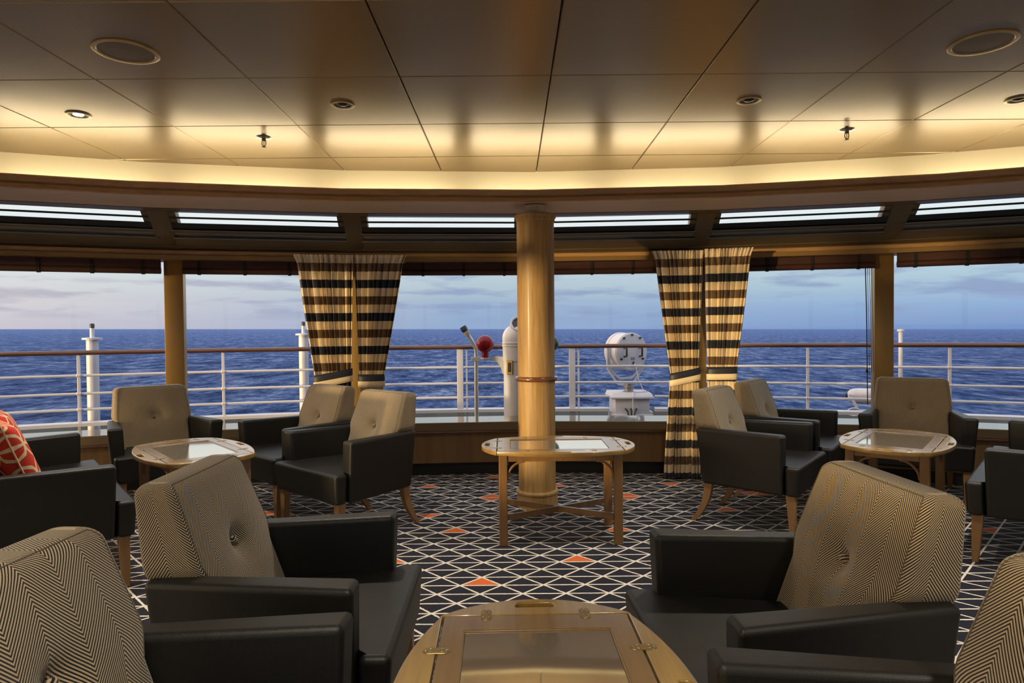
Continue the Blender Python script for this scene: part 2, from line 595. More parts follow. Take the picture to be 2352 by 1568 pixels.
def tube(bm, pts, r, n=10, closed=False, sy=1.0):
    pts = [Vector(p) for p in pts]
    rings = []
    N = len(pts)
    prev = None
    for i, p in enumerate(pts):
        if closed:
            d = pts[(i + 1) % N] - pts[i - 1]
        else:
            d = pts[min(i + 1, N - 1)] - pts[max(i - 1, 0)]
        d.normalize()
        up = Vector((0, 0, 1)) if abs(d.z) < 0.95 else Vector((0, 1, 0))
        if prev is not None and not closed:
            a = prev - d * prev.dot(d)
            a.normalize()
        else:
            a = d.cross(up).normalized()
        prev = a
        b = d.cross(a)
        rr = r[i] if isinstance(r, (list, tuple)) else r
        rings.append([bm.verts.new(p + rr * (math.cos(2 * PI * k / n) * a + sy * math.sin(2 * PI * k / n) * b)) for k in range(n)])
    rng = range(N) if closed else range(N - 1)
    for i in rng:
        A, B = rings[i], rings[(i + 1) % N]
        for k in range(n):
            bm.faces.new((A[k], A[(k + 1) % n], B[(k + 1) % n], B[k]))
    if not closed:
        bm.faces.new(rings[0][::-1])
        bm.faces.new(rings[-1])


# the bow of the lounge: facets on a large arc, then straight sides running aft
X0, Y0, AL, KM = 0.15, -4.5, rad(8.35), 5
NS = 5


def path(R):
    pts = []
    ye = Y0 + R * math.cos(KM * AL)
    xe = R * math.sin(KM * AL)
    for j in range(NS, 0, -1):
        pts.append((X0 - xe, ye - 1.55 * j))
    for k in range(-KM, KM + 1):
        pts.append((X0 + R * math.sin(k * AL), Y0 + R * math.cos(k * AL)))
    for j in range(1, NS + 1):
        pts.append((X0 + xe, ye - 1.55 * j))
    return pts


NP = 2 * NS + 2 * KM + 1
K0 = NS + KM                     # index of the middle vertex


def sweep(bm, prof, i0=0, i1=NP - 1, closed=True, t0=0.0, t1=1.0):
    """sweep a list of (R, z) along path vertices i0..i1; t0/t1 trim the ends when it is a single facet"""
    cols = []
    cache = {}
    for i in range(i0, i1 + 1):
        col = []
        for R, z in prof:
            if R not in cache:
                cache[R] = path(R)
            x, y = cache[R][i]
            if i1 == i0 + 1 and (t0 > 0 or t1 < 1):
                xa, ya = cache[R][i0]
                xb, yb = cache[R][i1]
                t = t0 if i == i0 else t1
                x, y = xa + (xb - xa) * t, ya + (yb - ya) * t
            col.append(bm.verts.new((x, y, z)))
        cols.append(col)
    n = len(prof)
    for A, B in zip(cols, cols[1:]):
        for k in range(n if closed else n - 1):
            bm.faces.new((A[k], B[k], B[(k + 1) % n], A[(k + 1) % n]))
    if closed:
        bm.faces.new(cols[0][::-1])
        bm.faces.new(cols[-1])


def arc(R, a0, a1, n, z):
    return [(X0 + R * math.sin(rad(a0 + (a1 - a0) * i / n)), Y0 + R * math.cos(rad(a0 + (a1 - a0) * i / n)), z) for i in range(n + 1)]


def polar(R, a, z=0.0):
    return Vector((X0 + R * math.sin(rad(a)), Y0 + R * math.cos(rad(a)), z))


def curve2d(name, loops, ext, bev, m, parent=None, res=1, zoff=0.0, bres=2):
    """flat plate with holes from closed 2D loops; thickness = 2*(ext+bev)"""
    cu = bpy.data.curves.new(name, 'CURVE')
    cu.dimensions = '2D'
    cu.fill_mode = 'BOTH'
    cu.extrude = ext
    cu.bevel_depth = bev
    cu.bevel_resolution = bres
    cu.offset = -bev
    for lp in loops:
        sp = cu.splines.new('POLY')
        sp.points.add(len(lp) - 1)
        for p, (x, y) in zip(sp.points, lp):
            p.co = (x, y, 0, 1)
        sp.use_cyclic_u = True
    tmp = bpy.data.objects.new(name + '_tmp', cu)
    COL.objects.link(tmp)
    dg = bpy.context.evaluated_depsgraph_get()
    me = bpy.data.meshes.new_from_object(tmp.evaluated_get(dg))
    bpy.data.objects.remove(tmp)
    me.name = name
    me.materials.clear()
    me.materials.append(m)
    for v in me.vertices:
        v.co.z += zoff
    me.shade_smooth()
    me.set_sharp_from_angle(angle=rad(40))
    o = bpy.data.objects.new(name, me)
    COL.objects.link(o)
    if parent:
        o.parent = parent
    return o


# ------------------------------------------------------------------ room shell
ZC = 2.495
# floor: triangles of the lattice carpet, some of them orange
bm = bmesh.new()
orange = [(-0.176, 3.364), (0.357, 3.703), (-0.391, 4.229), (0.628, 4.236), (-0.616, 4.624), (-0.192, 5.077), (-0.698, 5.447), (-0.178, 5.763),
          (0.876, 5.080), (0.381, 5.438), (1.380, 5.509), (1.507, 4.702), (1.893, 5.153), (1.747, 4.327), (-0.675, 3.701), (-1.716, 4.681)]
cache = {}


def cv(i, j):
    """lattice vertex i of row j (odd rows shifted by half a cell)"""
    if (i, j) not in cache:
        cache[(i, j)] = bm.verts.new((CX_C + (i + 0.5 * (j % 2)) * A_C, CY_C + j * H_C, 0.0))
    return cache[(i, j)]


outer = path(10.60)


def inside(x, y):
    r = math.hypot(x - X0, y - Y0)
    return (r < 10.50 if y > 3.3 else abs(x - X0) < 6.98) and y > -3.9


for j in range(-66, 26):
    y = CY_C + (j + 0.5) * H_C
    for i in range(-36, 36):
        o_ = j % 2
        tri_up = (cv(i, j), cv(i + 1, j), cv(i + o_, j + 1))
        tri_dn = (cv(i + o_, j + 1), cv(i + 1, j), cv(i + 1 + o_, j + 1))
        for tri in (tri_up, tri_dn):
            cx = sum(v.co.x for v in tri) / 3
            cy = sum(v.co.y for v in tri) / 3
            if not inside(cx, cy):
                continue
            f = bm.faces.new(tri)
            best = any(abs(cx - a) < A_C * 0.34 and abs(cy - b) < H_C * 0.45 for a, b in orange)
            if best or ((abs(cx) > 2.2 or cy < 2.9) and random.random() < 0.022):
                f.material_index = 1
for v in [v for v in bm.verts if not v.link_faces]:
    bm.verts.remove(v)
o = obj('floor', bm, [M['carpet'], M['carpet_orange']], smooth=False)
struct(o, 'navy carpet with a cream triangle lattice and scattered orange triangles')
bm = bmesh.new()
prism(bm, path(10.62), -0.10, -0.004)
struct(obj('floor', bm, M['dark_void'], smooth=False))

# ceiling: perforated metal panels with open joints, cut off along the cove
bm = bmesh.new()
PX, PY = 0.718, 0.728
for i in range(-11, 11):
    for j in range(-9, 5):
        x0, x1 = 0.196 + i * PX, 0.196 + (i + 1) * PX
        y0, y1 = 2.42 + j * PY, 2.42 + (j + 1) * PY
        g, d, h = 0.0016, 0.004, 0.006
        a = [bm.verts.new((x, y, ZC + h)) for x, y in ((x0 + g, y0 + g), (x1 - g, y0 + g), (x1 - g, y1 - g), (x0 + g, y1 - g))]
        b = [bm.verts.new((x, y, ZC)) for x, y in ((x0 + g + d, y0 + g + d), (x1 - g - d, y0 + g + d), (x1 - g - d, y1 - g - d), (x0 + g + d, y1 - g - d))]
        c = [bm.verts.new((v.co.x, v.co.y, ZC + 0.03)) for v in a]
        bm.faces.new(b[::-1])
        for q in range(4):
            r = (q + 1) % 4
            bm.faces.new((a[q], a[r], b[r], b[q]))
            bm.faces.new((c[q], c[r], a[r], a[q]))
cp = path(9.575)
for i in range(NP - 1):
    (xa, ya), (xb, yb) = cp[i], cp[i + 1]
    n = Vector((-(yb - ya), xb - xa, 0)).normalized()
    bmesh.ops.bisect_plane(bm, geom=bm.verts[:] + bm.edges[:] + bm.faces[:], plane_co=(xa, ya, 0), plane_no=n, clear_outer=True)
ceil = obj('ceiling', bm, M['ceiling'], smooth=False)
struct(ceil, 'perforated bronze metal ceiling panels')
bm = bmesh.new()
prism(bm, path(9.96), ZC + 0.032, ZC + 0.10)
struct(obj('ceiling', bm, M['dark_void'], smooth=False))

# cove behind the wooden trim: cream back wall and trough floor
bm = bmesh.new()
sweep(bm, [(9.26, 2.225), (9.574, 2.225), (9.574, 2.53), (9.61, 2.53), (9.61, 2.205), (9.26, 2.205)])
struct(obj('trim_1', bm, M['cream'], smooth=False), 'cream cove wall around the ceiling')
bm = bmesh.new()
sweep(bm, [(9.235, 2.202), (9.222, 2.206), (9.222, 2.232), (9.234, 2.236), (9.234, 2.242), (9.216, 2.247), (9.212, 2.278), (9.222, 2.288), (9.262, 2.288), (9.262, 2.202)])
struct(obj('trim_2', bm, M['trim_wood'], smooth=False), 'moulded brown wood trim below the lit cove')
bm = bmesh.new()
sweep(bm, [(9.235, 2.200), (9.70, 2.200), (9.70, 2.2045), (9.235, 2.2045)])
struct(obj('trim_3', bm, M['soffit'], smooth=False), 'pale laminate soffit below the cove')
bm = bmesh.new()
sweep(bm, [(9.70, 2.196), (9.93, 2.212), (9.955, 2.235), (9.96, 2.53), (9.92, 2.53), (9.90, 2.23), (9.70, 2.21)])
struct(obj('trim_4', bm, M['dark_wood'], smooth=False), 'dark wood edge of the soffit')


# header above the windows
def header(prof, m, n, label=None):
    bm = bmesh.new()
    sweep(bm, prof)
    struct(obj('trim_%d' % n, bm, M[m], smooth=False), label)


header([(10.50, 1.908), (10.50, 1.944), (10.515, 1.948), (10.68, 1.948), (10.68, 1.908)], 'bronze', 5, 'bronze band above the windows')
header([(10.525, 1.948), (10.515, 1.978), (10.68, 1.978), (10.68, 1.948)], 'trim_wood', 6)
header([(10.505, 1.978), (10.500, 1.984), (10.525, 1.990), (10.68, 1.990), (10.68, 1.978)], 'bronze', 7)
header([(10.53, 1.990), (10.50, 2.010), (10.50, 2.022), (10.68, 2.022), (10.68, 1.990)], 'bronze_dark', 8)


# sloped upper windows: u runs from the header (0) up the slope to the roof edge (1)
def slope(u, lift=0.0):
    return (10.49 - 0.53 * u - lift, 2.022 + 0.285 * u - 0.15 * lift)


def strip(u0, u1, l0, l1):
    return [slope(u0, l0), slope(u1, l0), slope(u1, l1), slope(u0, l1)]


idx = 0
for k in range(-KM - NS + 1, KM + NS):
    i = K0 + k
    # beam at each vertex
    bm = bmesh.new()
    lo, hi = path(10.52)[i], path(9.97)[i]
    lo2, hi2 = path(10.60)[i], path(10.08)[i]
    a = Vector((*path(10.5)[min(i + 1, NP - 1)], 0)) - Vector((*path(10.5)[max(i - 1, 0)], 0))
    t = a.normalized() * 0.073
    t2 = a.normalized() * 0.122

    def q(p, z, s, tt):
        return (p[0] + s * tt.x, p[1] + s * tt.y, z)
    hexa(bm, [q(lo, 2.005, -1, t), q(lo, 2.005, 1, t), q(lo2, 2.05, 1, t), q(lo2, 2.05, -1, t),
              q(hi, 2.285, -1, t), q(hi, 2.285, 1, t), q(hi2, 2.36, 1, t), q(hi2, 2.36, -1, t)], 0.004)
    lo, hi = path(10.53)[i], path(9.98)[i]
    hexa(bm, [q(lo, 2.013, -1, t2), q(lo, 2.013, 1, t2), q(lo2, 2.05, 1, t2), q(lo2, 2.05, -1, t2),
              q(hi, 2.294, -1, t2), q(hi, 2.294, 1, t2), q(hi2, 2.36, 1, t2), q(hi2, 2.36, -1, t2)], 0.004)
    idx += 1
    struct(obj('trim_%d' % (20 + idx), bm, M['bronze_dark']), 'sloping dark beam between the upper windows')
for k in range(-KM - 2, KM + 2):
    i = K0 + k
    n = 30 + k + KM
    bm = bmesh.new()
    sweep(bm, strip(-0.03, 0.16, 0.0, -0.05), i, i + 1)
    fr = obj('window_%d' % n, bm, M['bronze_dark'], smooth=False)
    struct(fr, 'sloping upper window with dark lower frame and slats')
    parts = [('frame_rail', strip(0.16, 0.195, 0.012, -0.05), 'gloss_dark'), ('frame_rail', strip(0.195, 0.30, -0.012, -0.05), 'gloss_dark'),
             ('frame_rail', strip(0.30, 0.34, 0.0, -0.05), 'bronze_dark'), ('frame_rail', strip(0.34, 0.365, 0.012, -0.05), 'gloss_dark'),
             ('frame_rail', strip(0.365, 0.52, -0.004, -0.05), 'black_rail'),
             ('slat', strip(0.612, 0.655, -0.004, -0.02), 'black_rail'), ('slat', strip(0.745, 0.758, -0.004, -0.012), 'black_rail'),
             ('frame_rail', strip(0.98, 1.03, 0.0, -0.02), 'black_rail')]
    for nm, pr, mt in parts:
        bm = bmesh.new()
        sweep(bm, pr, i, i + 1, t0=0.04, t1=0.96)
        obj(nm, bm, M[mt], fr, smooth=False)
    bm = bmesh.new()
    sweep(bm, [slope(0.5, -0.025), slope(1.02, -0.025)], i, i + 1, closed=False)
    obj('pane', bm, M['glass'], fr, smooth=False)

# low wall, sill, kick plate
bm = bmesh.new()
sweep(bm, [(10.435, 0.110), (10.435, 0.375), (10.80, 0.375), (10.80, 0.110)])
struct(obj('wall_front', bm, M['panel_wood'], smooth=False), 'low wood panelled wall under the windows')
bm = bmesh.new()
sweep(bm, [(10.415, 0.372), (10.398, 0.380), (10.395, 0.392), (10.405, 0.402), (10.80, 0.402), (10.80, 0.372)])
struct(obj('trim_9', bm, M['ring_wood'], smooth=False), 'rounded brown moulding under the sill')
bm = bmesh.new()
sweep(bm, [(10.412, 0.402), (10.412, 0.474), (10.80, 0.474), (10.80, 0.402)])
struct(obj('trim_10', bm, M['sill_wood'], smooth=False), 'polished window sill')
bm = bmesh.new()
sweep(bm, [(10.398, 0.402), (10.396, 0.468), (10.400, 0.4735), (10.4125, 0.4742), (10.4125, 0.402)])
struct(obj('trim_12', bm, M['sill_edge'], smooth=False), 'front edge of the window sill')
bm = bmesh.new()
sweep(bm, [(10.47, -0.004), (10.47, 0.112), (10.80, 0.112), (10.80, -0.004)])
struct(obj('baseboard_front', bm, M['black'], smooth=False), 'black kick plate')

# window posts and panes
pp, pq = path(10.665), path(10.80)
for k in range(-KM - NS + 1, KM + NS):
    i = K0 + k
    a = (Vector((*path(10.7)[min(i + 1, NP - 1)], 0)) - Vector((*path(10.7)[max(i - 1, 0)], 0))).normalized() * 0.075
    bm = bmesh.new()
    p, r = pp[i], pq[i]
    hexa(bm, [(p[0] - a.x, p[1] - a.y, 0.472), (p[0] + a.x, p[1] + a.y, 0.472), (r[0] + a.x, r[1] + a.y, 0.472), (r[0] - a.x, r[1] - a.y, 0.472),
              (p[0] - a.x, p[1] - a.y, 1.955), (p[0] + a.x, p[1] + a.y, 1.955), (r[0] + a.x, r[1] + a.y, 1.955), (r[0] - a.x, r[1] - a.y, 1.955)], 0.004)
    ob = obj('trim_%d' % (60 + i), bm, M['bronze'])
    struct(ob, 'bronze window post')
for k in range(-KM - NS, KM + NS):
    i = K0 + k
    bm = bmesh.new()
    sweep(bm, [(10.755, 0.474), (10.755, 1.95)], i, i + 1, closed=False)
    struct(obj('window_%d' % (1 + i), bm, M['glass'], smooth=False), 'large clear window pane')
for nm, i in (('light_block_left', 0), ('light_block_right', NP - 2)):  # unseen panels added to block light through the last side bays
    bm = bmesh.new()
    sweep(bm, [(10.70, 0.47), (10.70, 1.96), (10.745, 1.96), (10.745, 0.47)], i, i + 1)
    struct(obj(nm, bm, M['back_wall'], smooth=False), 'unseen panel added to block sunlight through the aft side bay')
# roof over the windows and the outside of the header
bm = bmesh.new()
sweep(bm, [(10.68, 1.91), (10.80, 1.91), (10.80, 2.06), (10.66, 2.06)])
struct(obj('trim_11', bm, M['white_paint'], smooth=False))

# unseen aft wall, its window band assumed and set to shape the low sun
ya = path(10.8)[0][1]
xa, xb = path(10.8)[0][0], path(10.8)[-1][0]
bm = bmesh.new()
box(bm, ((xa + xb) / 2, ya - 0.05, 0.44), (xb - xa + 0.3, 0.1, 1.12))
box(bm, ((xa + xb) / 2, ya - 0.05, 2.29), (xb - xa + 0.3, 0.1, 0.66))
for q in range(10):
    box(bm, (xa + (xb - xa) * q / 9, ya - 0.05, 1.25), (0.10, 0.1, 1.6))
struct(obj('wall_back', bm, M['back_wall'], smooth=False), 'unseen aft wall with windows added to let the low sun in')
for q in range(9):
    bm = bmesh.new()
    x0, x1 = xa + (xb - xa) * q / 9 + 0.08, xa + (xb - xa) * (q + 1) / 9 - 0.08
    vv = [bm.verts.new(p) for p in ((x0, ya - 0.05, 1.0), (x1, ya - 0.05, 1.0), (x1, ya - 0.05, 1.96), (x0, ya - 0.05, 1.96))]
    bm.faces.new(vv)
    struct(obj('window_%d' % (50 + q), bm, M['glass'], smooth=False))  # pane of the assumed aft window band

# ------------------------------------------------------------------ column
colm = thing('column', (0.177, 4.85, 0))
tag(colm, 'round wood veneered column standing behind the centre table', 'column')
bm = bmesh.new()
lathe(bm, [(0.136, 0.115), (0.136, 2.095)], 48)
obj('shaft', bm, M['column_wood'], colm)
bm = bmesh.new()
lathe(bm, [(0.150, 0.0), (0.150, 0.095), (0.156, 0.1), (0.158, 0.112), (0.152, 0.122), (0.137, 0.126)], 48)
obj('base', bm, M['column_wood'], colm)
bm = bmesh.new()
lathe(bm, [(0.137, 2.075), (0.142, 2.082), (0.142, 2.095), (0.150, 2.105), (0.153, 2.118), (0.148, 2.128), (0.140, 2.130), (0.10, 2.131)], 48)
obj('capital', bm, M['column_wood'], colm)
bm = bmesh.new()
lathe(bm, [(0.079, 2.128), (0.079, 2.194)], 40)
obj('neck', bm, M['cream'], colm)
bm = bmesh.new()
lathe(bm, [(0.136, 0.918)] + [(0.146 + 0.012 * math.cos(a), 0.936 + 0.018 * math.sin(a)) for a in [rad(-80 + 20 * i) for i in range(9)]] + [(0.136, 0.954)], 48, cap0=False, cap1=False)
r = obj('ring', bm, M['ring_wood'], colm)
r['label'] = 'dark mahogany ring'


# ------------------------------------------------------------------ armchairs
def back_mesh(e=0.0, tufts=(0.0,)):
    """wedge-shaped fabric back; e widens it"""
    bm = bmesh.new()
    uvl = bm.loops.layers.uv.new('UVMap')
    NF, NC, NSD = 29 if e == 0 else 57, 4, 4
    zs = [0.43, 0.50, 0.55] + [0.57 + (0.845 - 0.57) * i / 22 for i in range(0, 23)]
    top = 0.878
    rings, ztop = [], []
    levels = [(z, 0.0) for z in zs] + [(0.845 + (top - 0.845) * math.sin(a), 0.033 * (1 - math.cos(a))) for a in [rad(15 * i) for i in range(1, 7)]]
    for z, ins in levels:
        q = min(1.0, max(0.0, (z - 0.575) / 0.085))
        q = q * q * (3 - 2 * q)
        wdt = 0.236 + (0.268 - 0.020 * max(0, (z - 0.66) / 0.215) - 0.236) * q + e - ins
        f = -0.082 - 0.365 * (z - 0.43) - ins * 0.8
        rr = -0.285 - 0.15 * (z - 0.43) + ins * 0.8
        rc = 0.019
        ring = []
        uvs = []

        def add(x, y):
            ring.append((x, y, z))
        for i in range(NF):
            x = -(wdt - rc) + 2 * (wdt - rc) * i / (NF - 1)
            bl = 0.020 * (1 - (x / wdt) ** 2) * max(0, math.sin(PI * min(1, max(0, (z - 0.40) / 0.50)))) if z > 0.5 else 0.0
            y = f + bl
            for tx in tufts:
                d2 = (x - tx) ** 2 + (z - 0.65) ** 2
                y -= 0.030 * math.exp(-d2 / 0.035 ** 2) + 0.016 * math.exp(-d2 / 0.10 ** 2)
            add(x, y)
        for i in range(1, NC):
            a = PI / 2 * (1 - i / NC)
            add(wdt - rc + rc * math.cos(a), f - rc + rc * math.sin(a))
        for i in range(NSD + 1):
            add(wdt, f - rc + (rr + rc - (f - rc)) * i / NSD)
        for i in range(1, NC):
            a = -PI / 2 * i / NC
            add(wdt - rc + rc * math.cos(a), rr + rc + rc * math.sin(a))
        for i in range(NF):
            add((wdt - rc) - 2 * (wdt - rc) * i / (NF - 1), rr)
        for i in range(1, NC):
            a = -PI / 2 - PI / 2 * i / NC
            add(-(wdt - rc) + rc * math.cos(a), rr + rc + rc * math.sin(a))
        for i in range(NSD + 1):
            add(-wdt, rr + rc + (f - rc - rr - rc) * i / NSD)
        for i in range(1, NC):
            a = PI - PI / 2 * i / NC
            add(-(wdt - rc) + rc * math.cos(a), f - rc + rc * math.sin(a))
        rings.append([bm.verts.new(p) for p in ring])
    n = len(rings[0])
    mid = rings[8]
    u = [0.0]
    for i in range(1, n + 1):
        u.append(u[-1] + (mid[i % n].co - mid[i - 1].co).length)
    u0 = u[NF // 2]
    vv = [0.0]
    for a, b in zip(rings, rings[1:]):
        vv.append(vv[-1] + (b[NF // 4].co - a[NF // 4].co).length)
    for j in range(len(rings) - 1):
        A, B = rings[j], rings[j + 1]
        for i in range(n):
            k = (i + 1) % n
            fc = bm.faces.new((A[i], A[k], B[k], B[i]))
            for lp, (ui, vi) in zip(fc.loops, ((u[i], vv[j]), (u[i + 1], vv[j]), (u[i + 1], vv[j + 1]), (u[i], vv[j + 1]))):
                lp[uvl].uv = (ui - u0, vi)
    T = rings[-1]
    r0 = NF + NC - 1 + NSD + 1 + NC - 1
    for i in range(NF - 1):
        fi = [i, i + 1, r0 + NF - 2 - i, r0 + NF - 1 - i]
        fc = bm.faces.new([T[q] for q in fi])
        for lp, (ui, vi) in zip(fc.loops, ((u[i], vv[-1]), (u[i + 1], vv[-1]), (u[i + 1], vv[-1] + 0.05), (u[i], vv[-1] + 0.05))):
            lp[uvl].uv = (ui - u0, vi)
    bm.faces.new([T[q] for q in range(NF - 1, r0 + 1)])
    bm.faces.new([T[q] for q in list(range(r0 + NF - 1, n)) + [0]])
    bm.faces.new(rings[0][::-1])
    k = len(rings) - 3
    seam = [r[0].co.copy() for r in rings[5:k]] + [v.co.copy() for v in rings[k][0:NF]] + [r[NF - 1].co.copy() for r in rings[5:k][::-1]]
    return bm, seam


def make_seating(name, e=0.0, seats=1):
    t = thing(name)
    # seat cushion and frame, wider in front of the arms
    for q in range(seats):
        bm = bmesh.new()
        if seats == 1:
            poly = [(-0.352, 0.372), (-0.352, 0.284), (-0.268, 0.278), (-0.182, -0.27), (0.182, -0.27), (0.268, 0.278), (0.352, 0.284), (0.352, 0.372)]
        elif q == 0:
            poly = [(-0.352 - e, 0.372), (-0.352 - e, 0.284), (-0.268 - e, 0.278), (-0.182 - e, -0.27), (-0.002, -0.27), (-0.002, 0.372)]
        else:
            poly = [(0.352 + e, 0.372), (0.002, 0.372), (0.002, -0.27), (0.182 + e, -0.27), (0.268 + e, 0.278), (0.352 + e, 0.284)]
            poly = poly[::1]
        lo = [(x * (0.97 if seats == 1 else 1), y - (0.012 if y > 0.3 else 0)) for x, y in poly]
        prism(bm, lo, 0.262, 0.446, 0.022, 4, top=poly)
        obj('seat', bm, M['leather'], t, angle=50, wn=True)
    for s in (-1, 1):
        bm = bmesh.new()

        def X(v):
            return s * (v + e)
        p = [(X(0.215), -0.262, 0.262), (X(0.284), -0.262, 0.262), (X(0.350), 0.272, 0.262), (X(0.265), 0.272, 0.262),
             (X(0.222), -0.302, 0.630), (X(0.294), -0.302, 0.630), (X(0.384), 0.281, 0.636), (X(0.286), 0.281, 0.636)]
        if s < 0:
            p = [p[1], p[0], p[3], p[2], p[5], p[4], p[7], p[6]]
        hexa(bm, p, 0.019, 4)
        obj('arm', bm, M['leather'], t, angle=50, wn=True)
    bm = bmesh.new()
    hexa(bm, [(-0.20 - e, -0.272, 0.262), (0.20 + e, -0.272, 0.262), (0.20 + e, -0.22, 0.262), (-0.20 - e, -0.22, 0.262),
              (-0.20 - e, -0.316, 0.628), (0.20 + e, -0.316, 0.628), (0.20 + e, -0.28, 0.628), (-0.20 - e, -0.28, 0.628)], 0.012, 2)
    obj('back_panel', bm, M['leather'], t, wn=True)
    cs = [0.0] if seats == 1 else [-(0.15 + e / 2), 0.15 + e / 2]
    bmk, seam = back_mesh(e, cs)
    bk = obj('backrest', bmk, M['fabric'], t, angle=60)
    if seats == 2:
        bk.location.y = -0.065
    bm = bmesh.new()
    tube(bm, [p + Vector((0, 0.0005, 0)) for p in seam], 0.0015, 6)
    sm_ = obj('seam', bm, M['seam'], bk)
    sm_['label'] = 'dark stitched seam'
    for cx in cs:
        bm = bmesh.new()
        mt = Matrix.Rotation(rad(-90 + 20), 4, 'X')
        lathe(bm, [(0.0005, 0.012), (0.008, 0.0115), (0.0125, 0.008), (0.0135, 0.003), (0.012, -0.006)], 20, mtx=mt)
        uvl = bm.loops.layers.uv.new('UVMap')
        for f in bm.faces:
            for lp in f.loops:
                lp[uvl].uv = (lp.vert.co.x * 0.5 + 0.02, lp.vert.co.z)
        bmesh.ops.translate(bm, verts=bm.verts, vec=(cx, -0.082 - 0.365 * 0.22 + 0.019 - 0.046 + 0.012, 0.65))
        obj('button', bm, M['fabric'], bk)
    # legs: straight tapered in front, curved sabre legs behind
    for s in (-1, 1):
        bm = bmesh.new()
        rows = [(0.265, 0.025, 0.0), (0.13, 0.021, 0.004), (0.0, 0.016, 0.008)]
        x, y = s * (0.305 + e), 0.315
        hexa(bm, [(x - .016, y - .008, 0), (x + .016, y - .008, 0), (x + .016, y + .024, 0), (x - .016, y + .024, 0),
                  (x - .026, y - .03, .27), (x + .026, y - .03, .27), (x + .026, y + .026, .27), (x - .026, y + .026, .27)], 0.003, 1)
        obj('leg', bm, M['leg_wood'], t)
        bm = bmesh.new()
        x = s * (0.252 + e)
        prev = None
        for i in range(9):
            q = i / 8
            z = 0.27 * (1 - q)
            yc = -0.225 - 0.105 * q ** 2.2
            hw = 0.022 - 0.006 * q
            hd = 0.026 - 0.009 * q
            xx = x + s * 0.012 * q
            ring = [bm.verts.new(p) for p in ((xx - hw, yc - hd, z), (xx + hw, yc - hd, z), (xx + hw, yc + hd, z), (xx - hw, yc + hd, z))]
            if prev:
                for k in range(4):
                    bm.faces.new((prev[k], prev[(k + 1) % 4], ring[(k + 1) % 4], ring[k]))
            else:
                bm.faces.new(ring)
            prev = ring
        bm.faces.new(prev[::-1])
        obj('leg', bm, M['leg_wood'], t, angle=50)
    return t


chair0 = make_seating('armchair')
CHAIRS = [
    ((-0.70, 2.055, 0), -89.0, 'large armchair at left facing right, whole herringbone backrest and both leather arms in view'),
    ((-0.68, 1.200, 0), -93.0, 'armchair cut off by the bottom left corner, nearest of all on the left'),
    ((0.752, 1.835, 0), 93.5, 'large armchair at right facing left, whole tufted herringbone backrest in view beside the nearest table'),
    ((0.68, 1.00, 0), 90.0, 'armchair cut off by the bottom right corner, its sunlit fabric back at the frame edge'),
    ((-1.06, 4.365, 0), 139.0, 'armchair left of the column with sunlit arm front, nearer of the left curtain pair'),
    ((-1.60, 4.90, 0), 137.0, 'armchair in front of the left curtain, half hidden behind another armchair'),
    ((1.638, 4.455, 0), -127.8, 'armchair right of the column showing its outer side, nearer of the right curtain pair'),
    ((2.13, 5.085, 0), -126.0, 'armchair behind the right curtain pair chair, only backrest and arm tops showing'),
    ((3.09, 5.085, 0), 152.0, 'armchair against the right window post facing the camera behind the right table'),
    ((-2.66, 4.97, 0), -140.0, 'armchair against the left window post facing the camera behind the left table'),
]
for n, (loc, rz, lab) in enumerate(CHAIRS):
    if n == 0:
        c = chair0
        c.location = loc
        c.rotation_euler = (0, 0, rad(rz))
    else:
        c = copy_thing(chair0, loc, rad(rz))
    tag(c, lab, 'armchair', 'herringbone armchairs in the lounge')

sofa0 = make_seating('settee', 0.365, 2)
sofa0.location = (-2.66, 3.68, 0)
sofa0.rotation_euler = (0, 0, rad(-50.7))
tag(sofa0, 'dark leather two-seat settee at left edge with red cushions on it', 'sofa', 'leather settees at the frame edges')
s2 = copy_thing(sofa0, (3.22, 3.905, 0), rad(48.9))
tag(s2, 'dark leather two-seat settee cut off by the right frame edge, nothing on it', 'sofa', 'leather settees at the frame edges')


# red cushions on the left settee
def make_pillow():
    t = thing('throw_cushion')
    bm = bmesh.new()
    uvl = bm.loops.layers.uv.new('UVMap')
    N, S = 20, 0.43
    for side in (1, -1):
        g = {}
        for i in range(N + 1):
            for j in range(N + 1):
                a, b = i / N * 2 - 1, j / N * 2 - 1
                pin = 1 - 0.07 * (1 - abs(a) ** 2) * abs(b) ** 3
                pin2 = 1 - 0.07 * (1 - abs(b) ** 2) * abs(a) ** 3
                th = 0.078 * (max(0, (1 - a ** 4) * (1 - b ** 4))) ** 0.55
                g[i, j] = bm.verts.new((a * S / 2 * pin2, side * th, b * S / 2 * pin))
        for i in range(N):
            for j in range(N):
                f = bm.faces.new((g[i, j], g[i + 1, j], g[i + 1, j + 1], g[i, j + 1]))
                for lp in f.loops:
                    lp[uvl].uv = (lp.vert.co.x * (1.0 if side > 0 else 1.0), lp.vert.co.z)
    bmesh.ops.remove_doubles(bm, verts=bm.verts, dist=0.0005)
    obj('cover', bm, M['pillow'], t, angle=80)
    bm = bmesh.new()
    pts = []
    for (ax, ay, bx, by) in ((-1, -1, 1, -1), (1, -1, 1, 1), (1, 1, -1, 1), (-1, 1, -1, -1)):
        for i in range(10):
            q = i / 10
            a, b = ax + (bx - ax) * q, ay + (by - ay) * q
            pin = 1 - 0.07 * (1 - abs(a) ** 2) * abs(b) ** 3
            pin2 = 1 - 0.07 * (1 - abs(b) ** 2) * abs(a) ** 3
            pts.append((a * S / 2 * pin2, 0, b * S / 2 * pin))
    tube(bm, pts, 0.0045, 6, closed=True)
    obj('piping', bm, M['piping'], t)
    return t


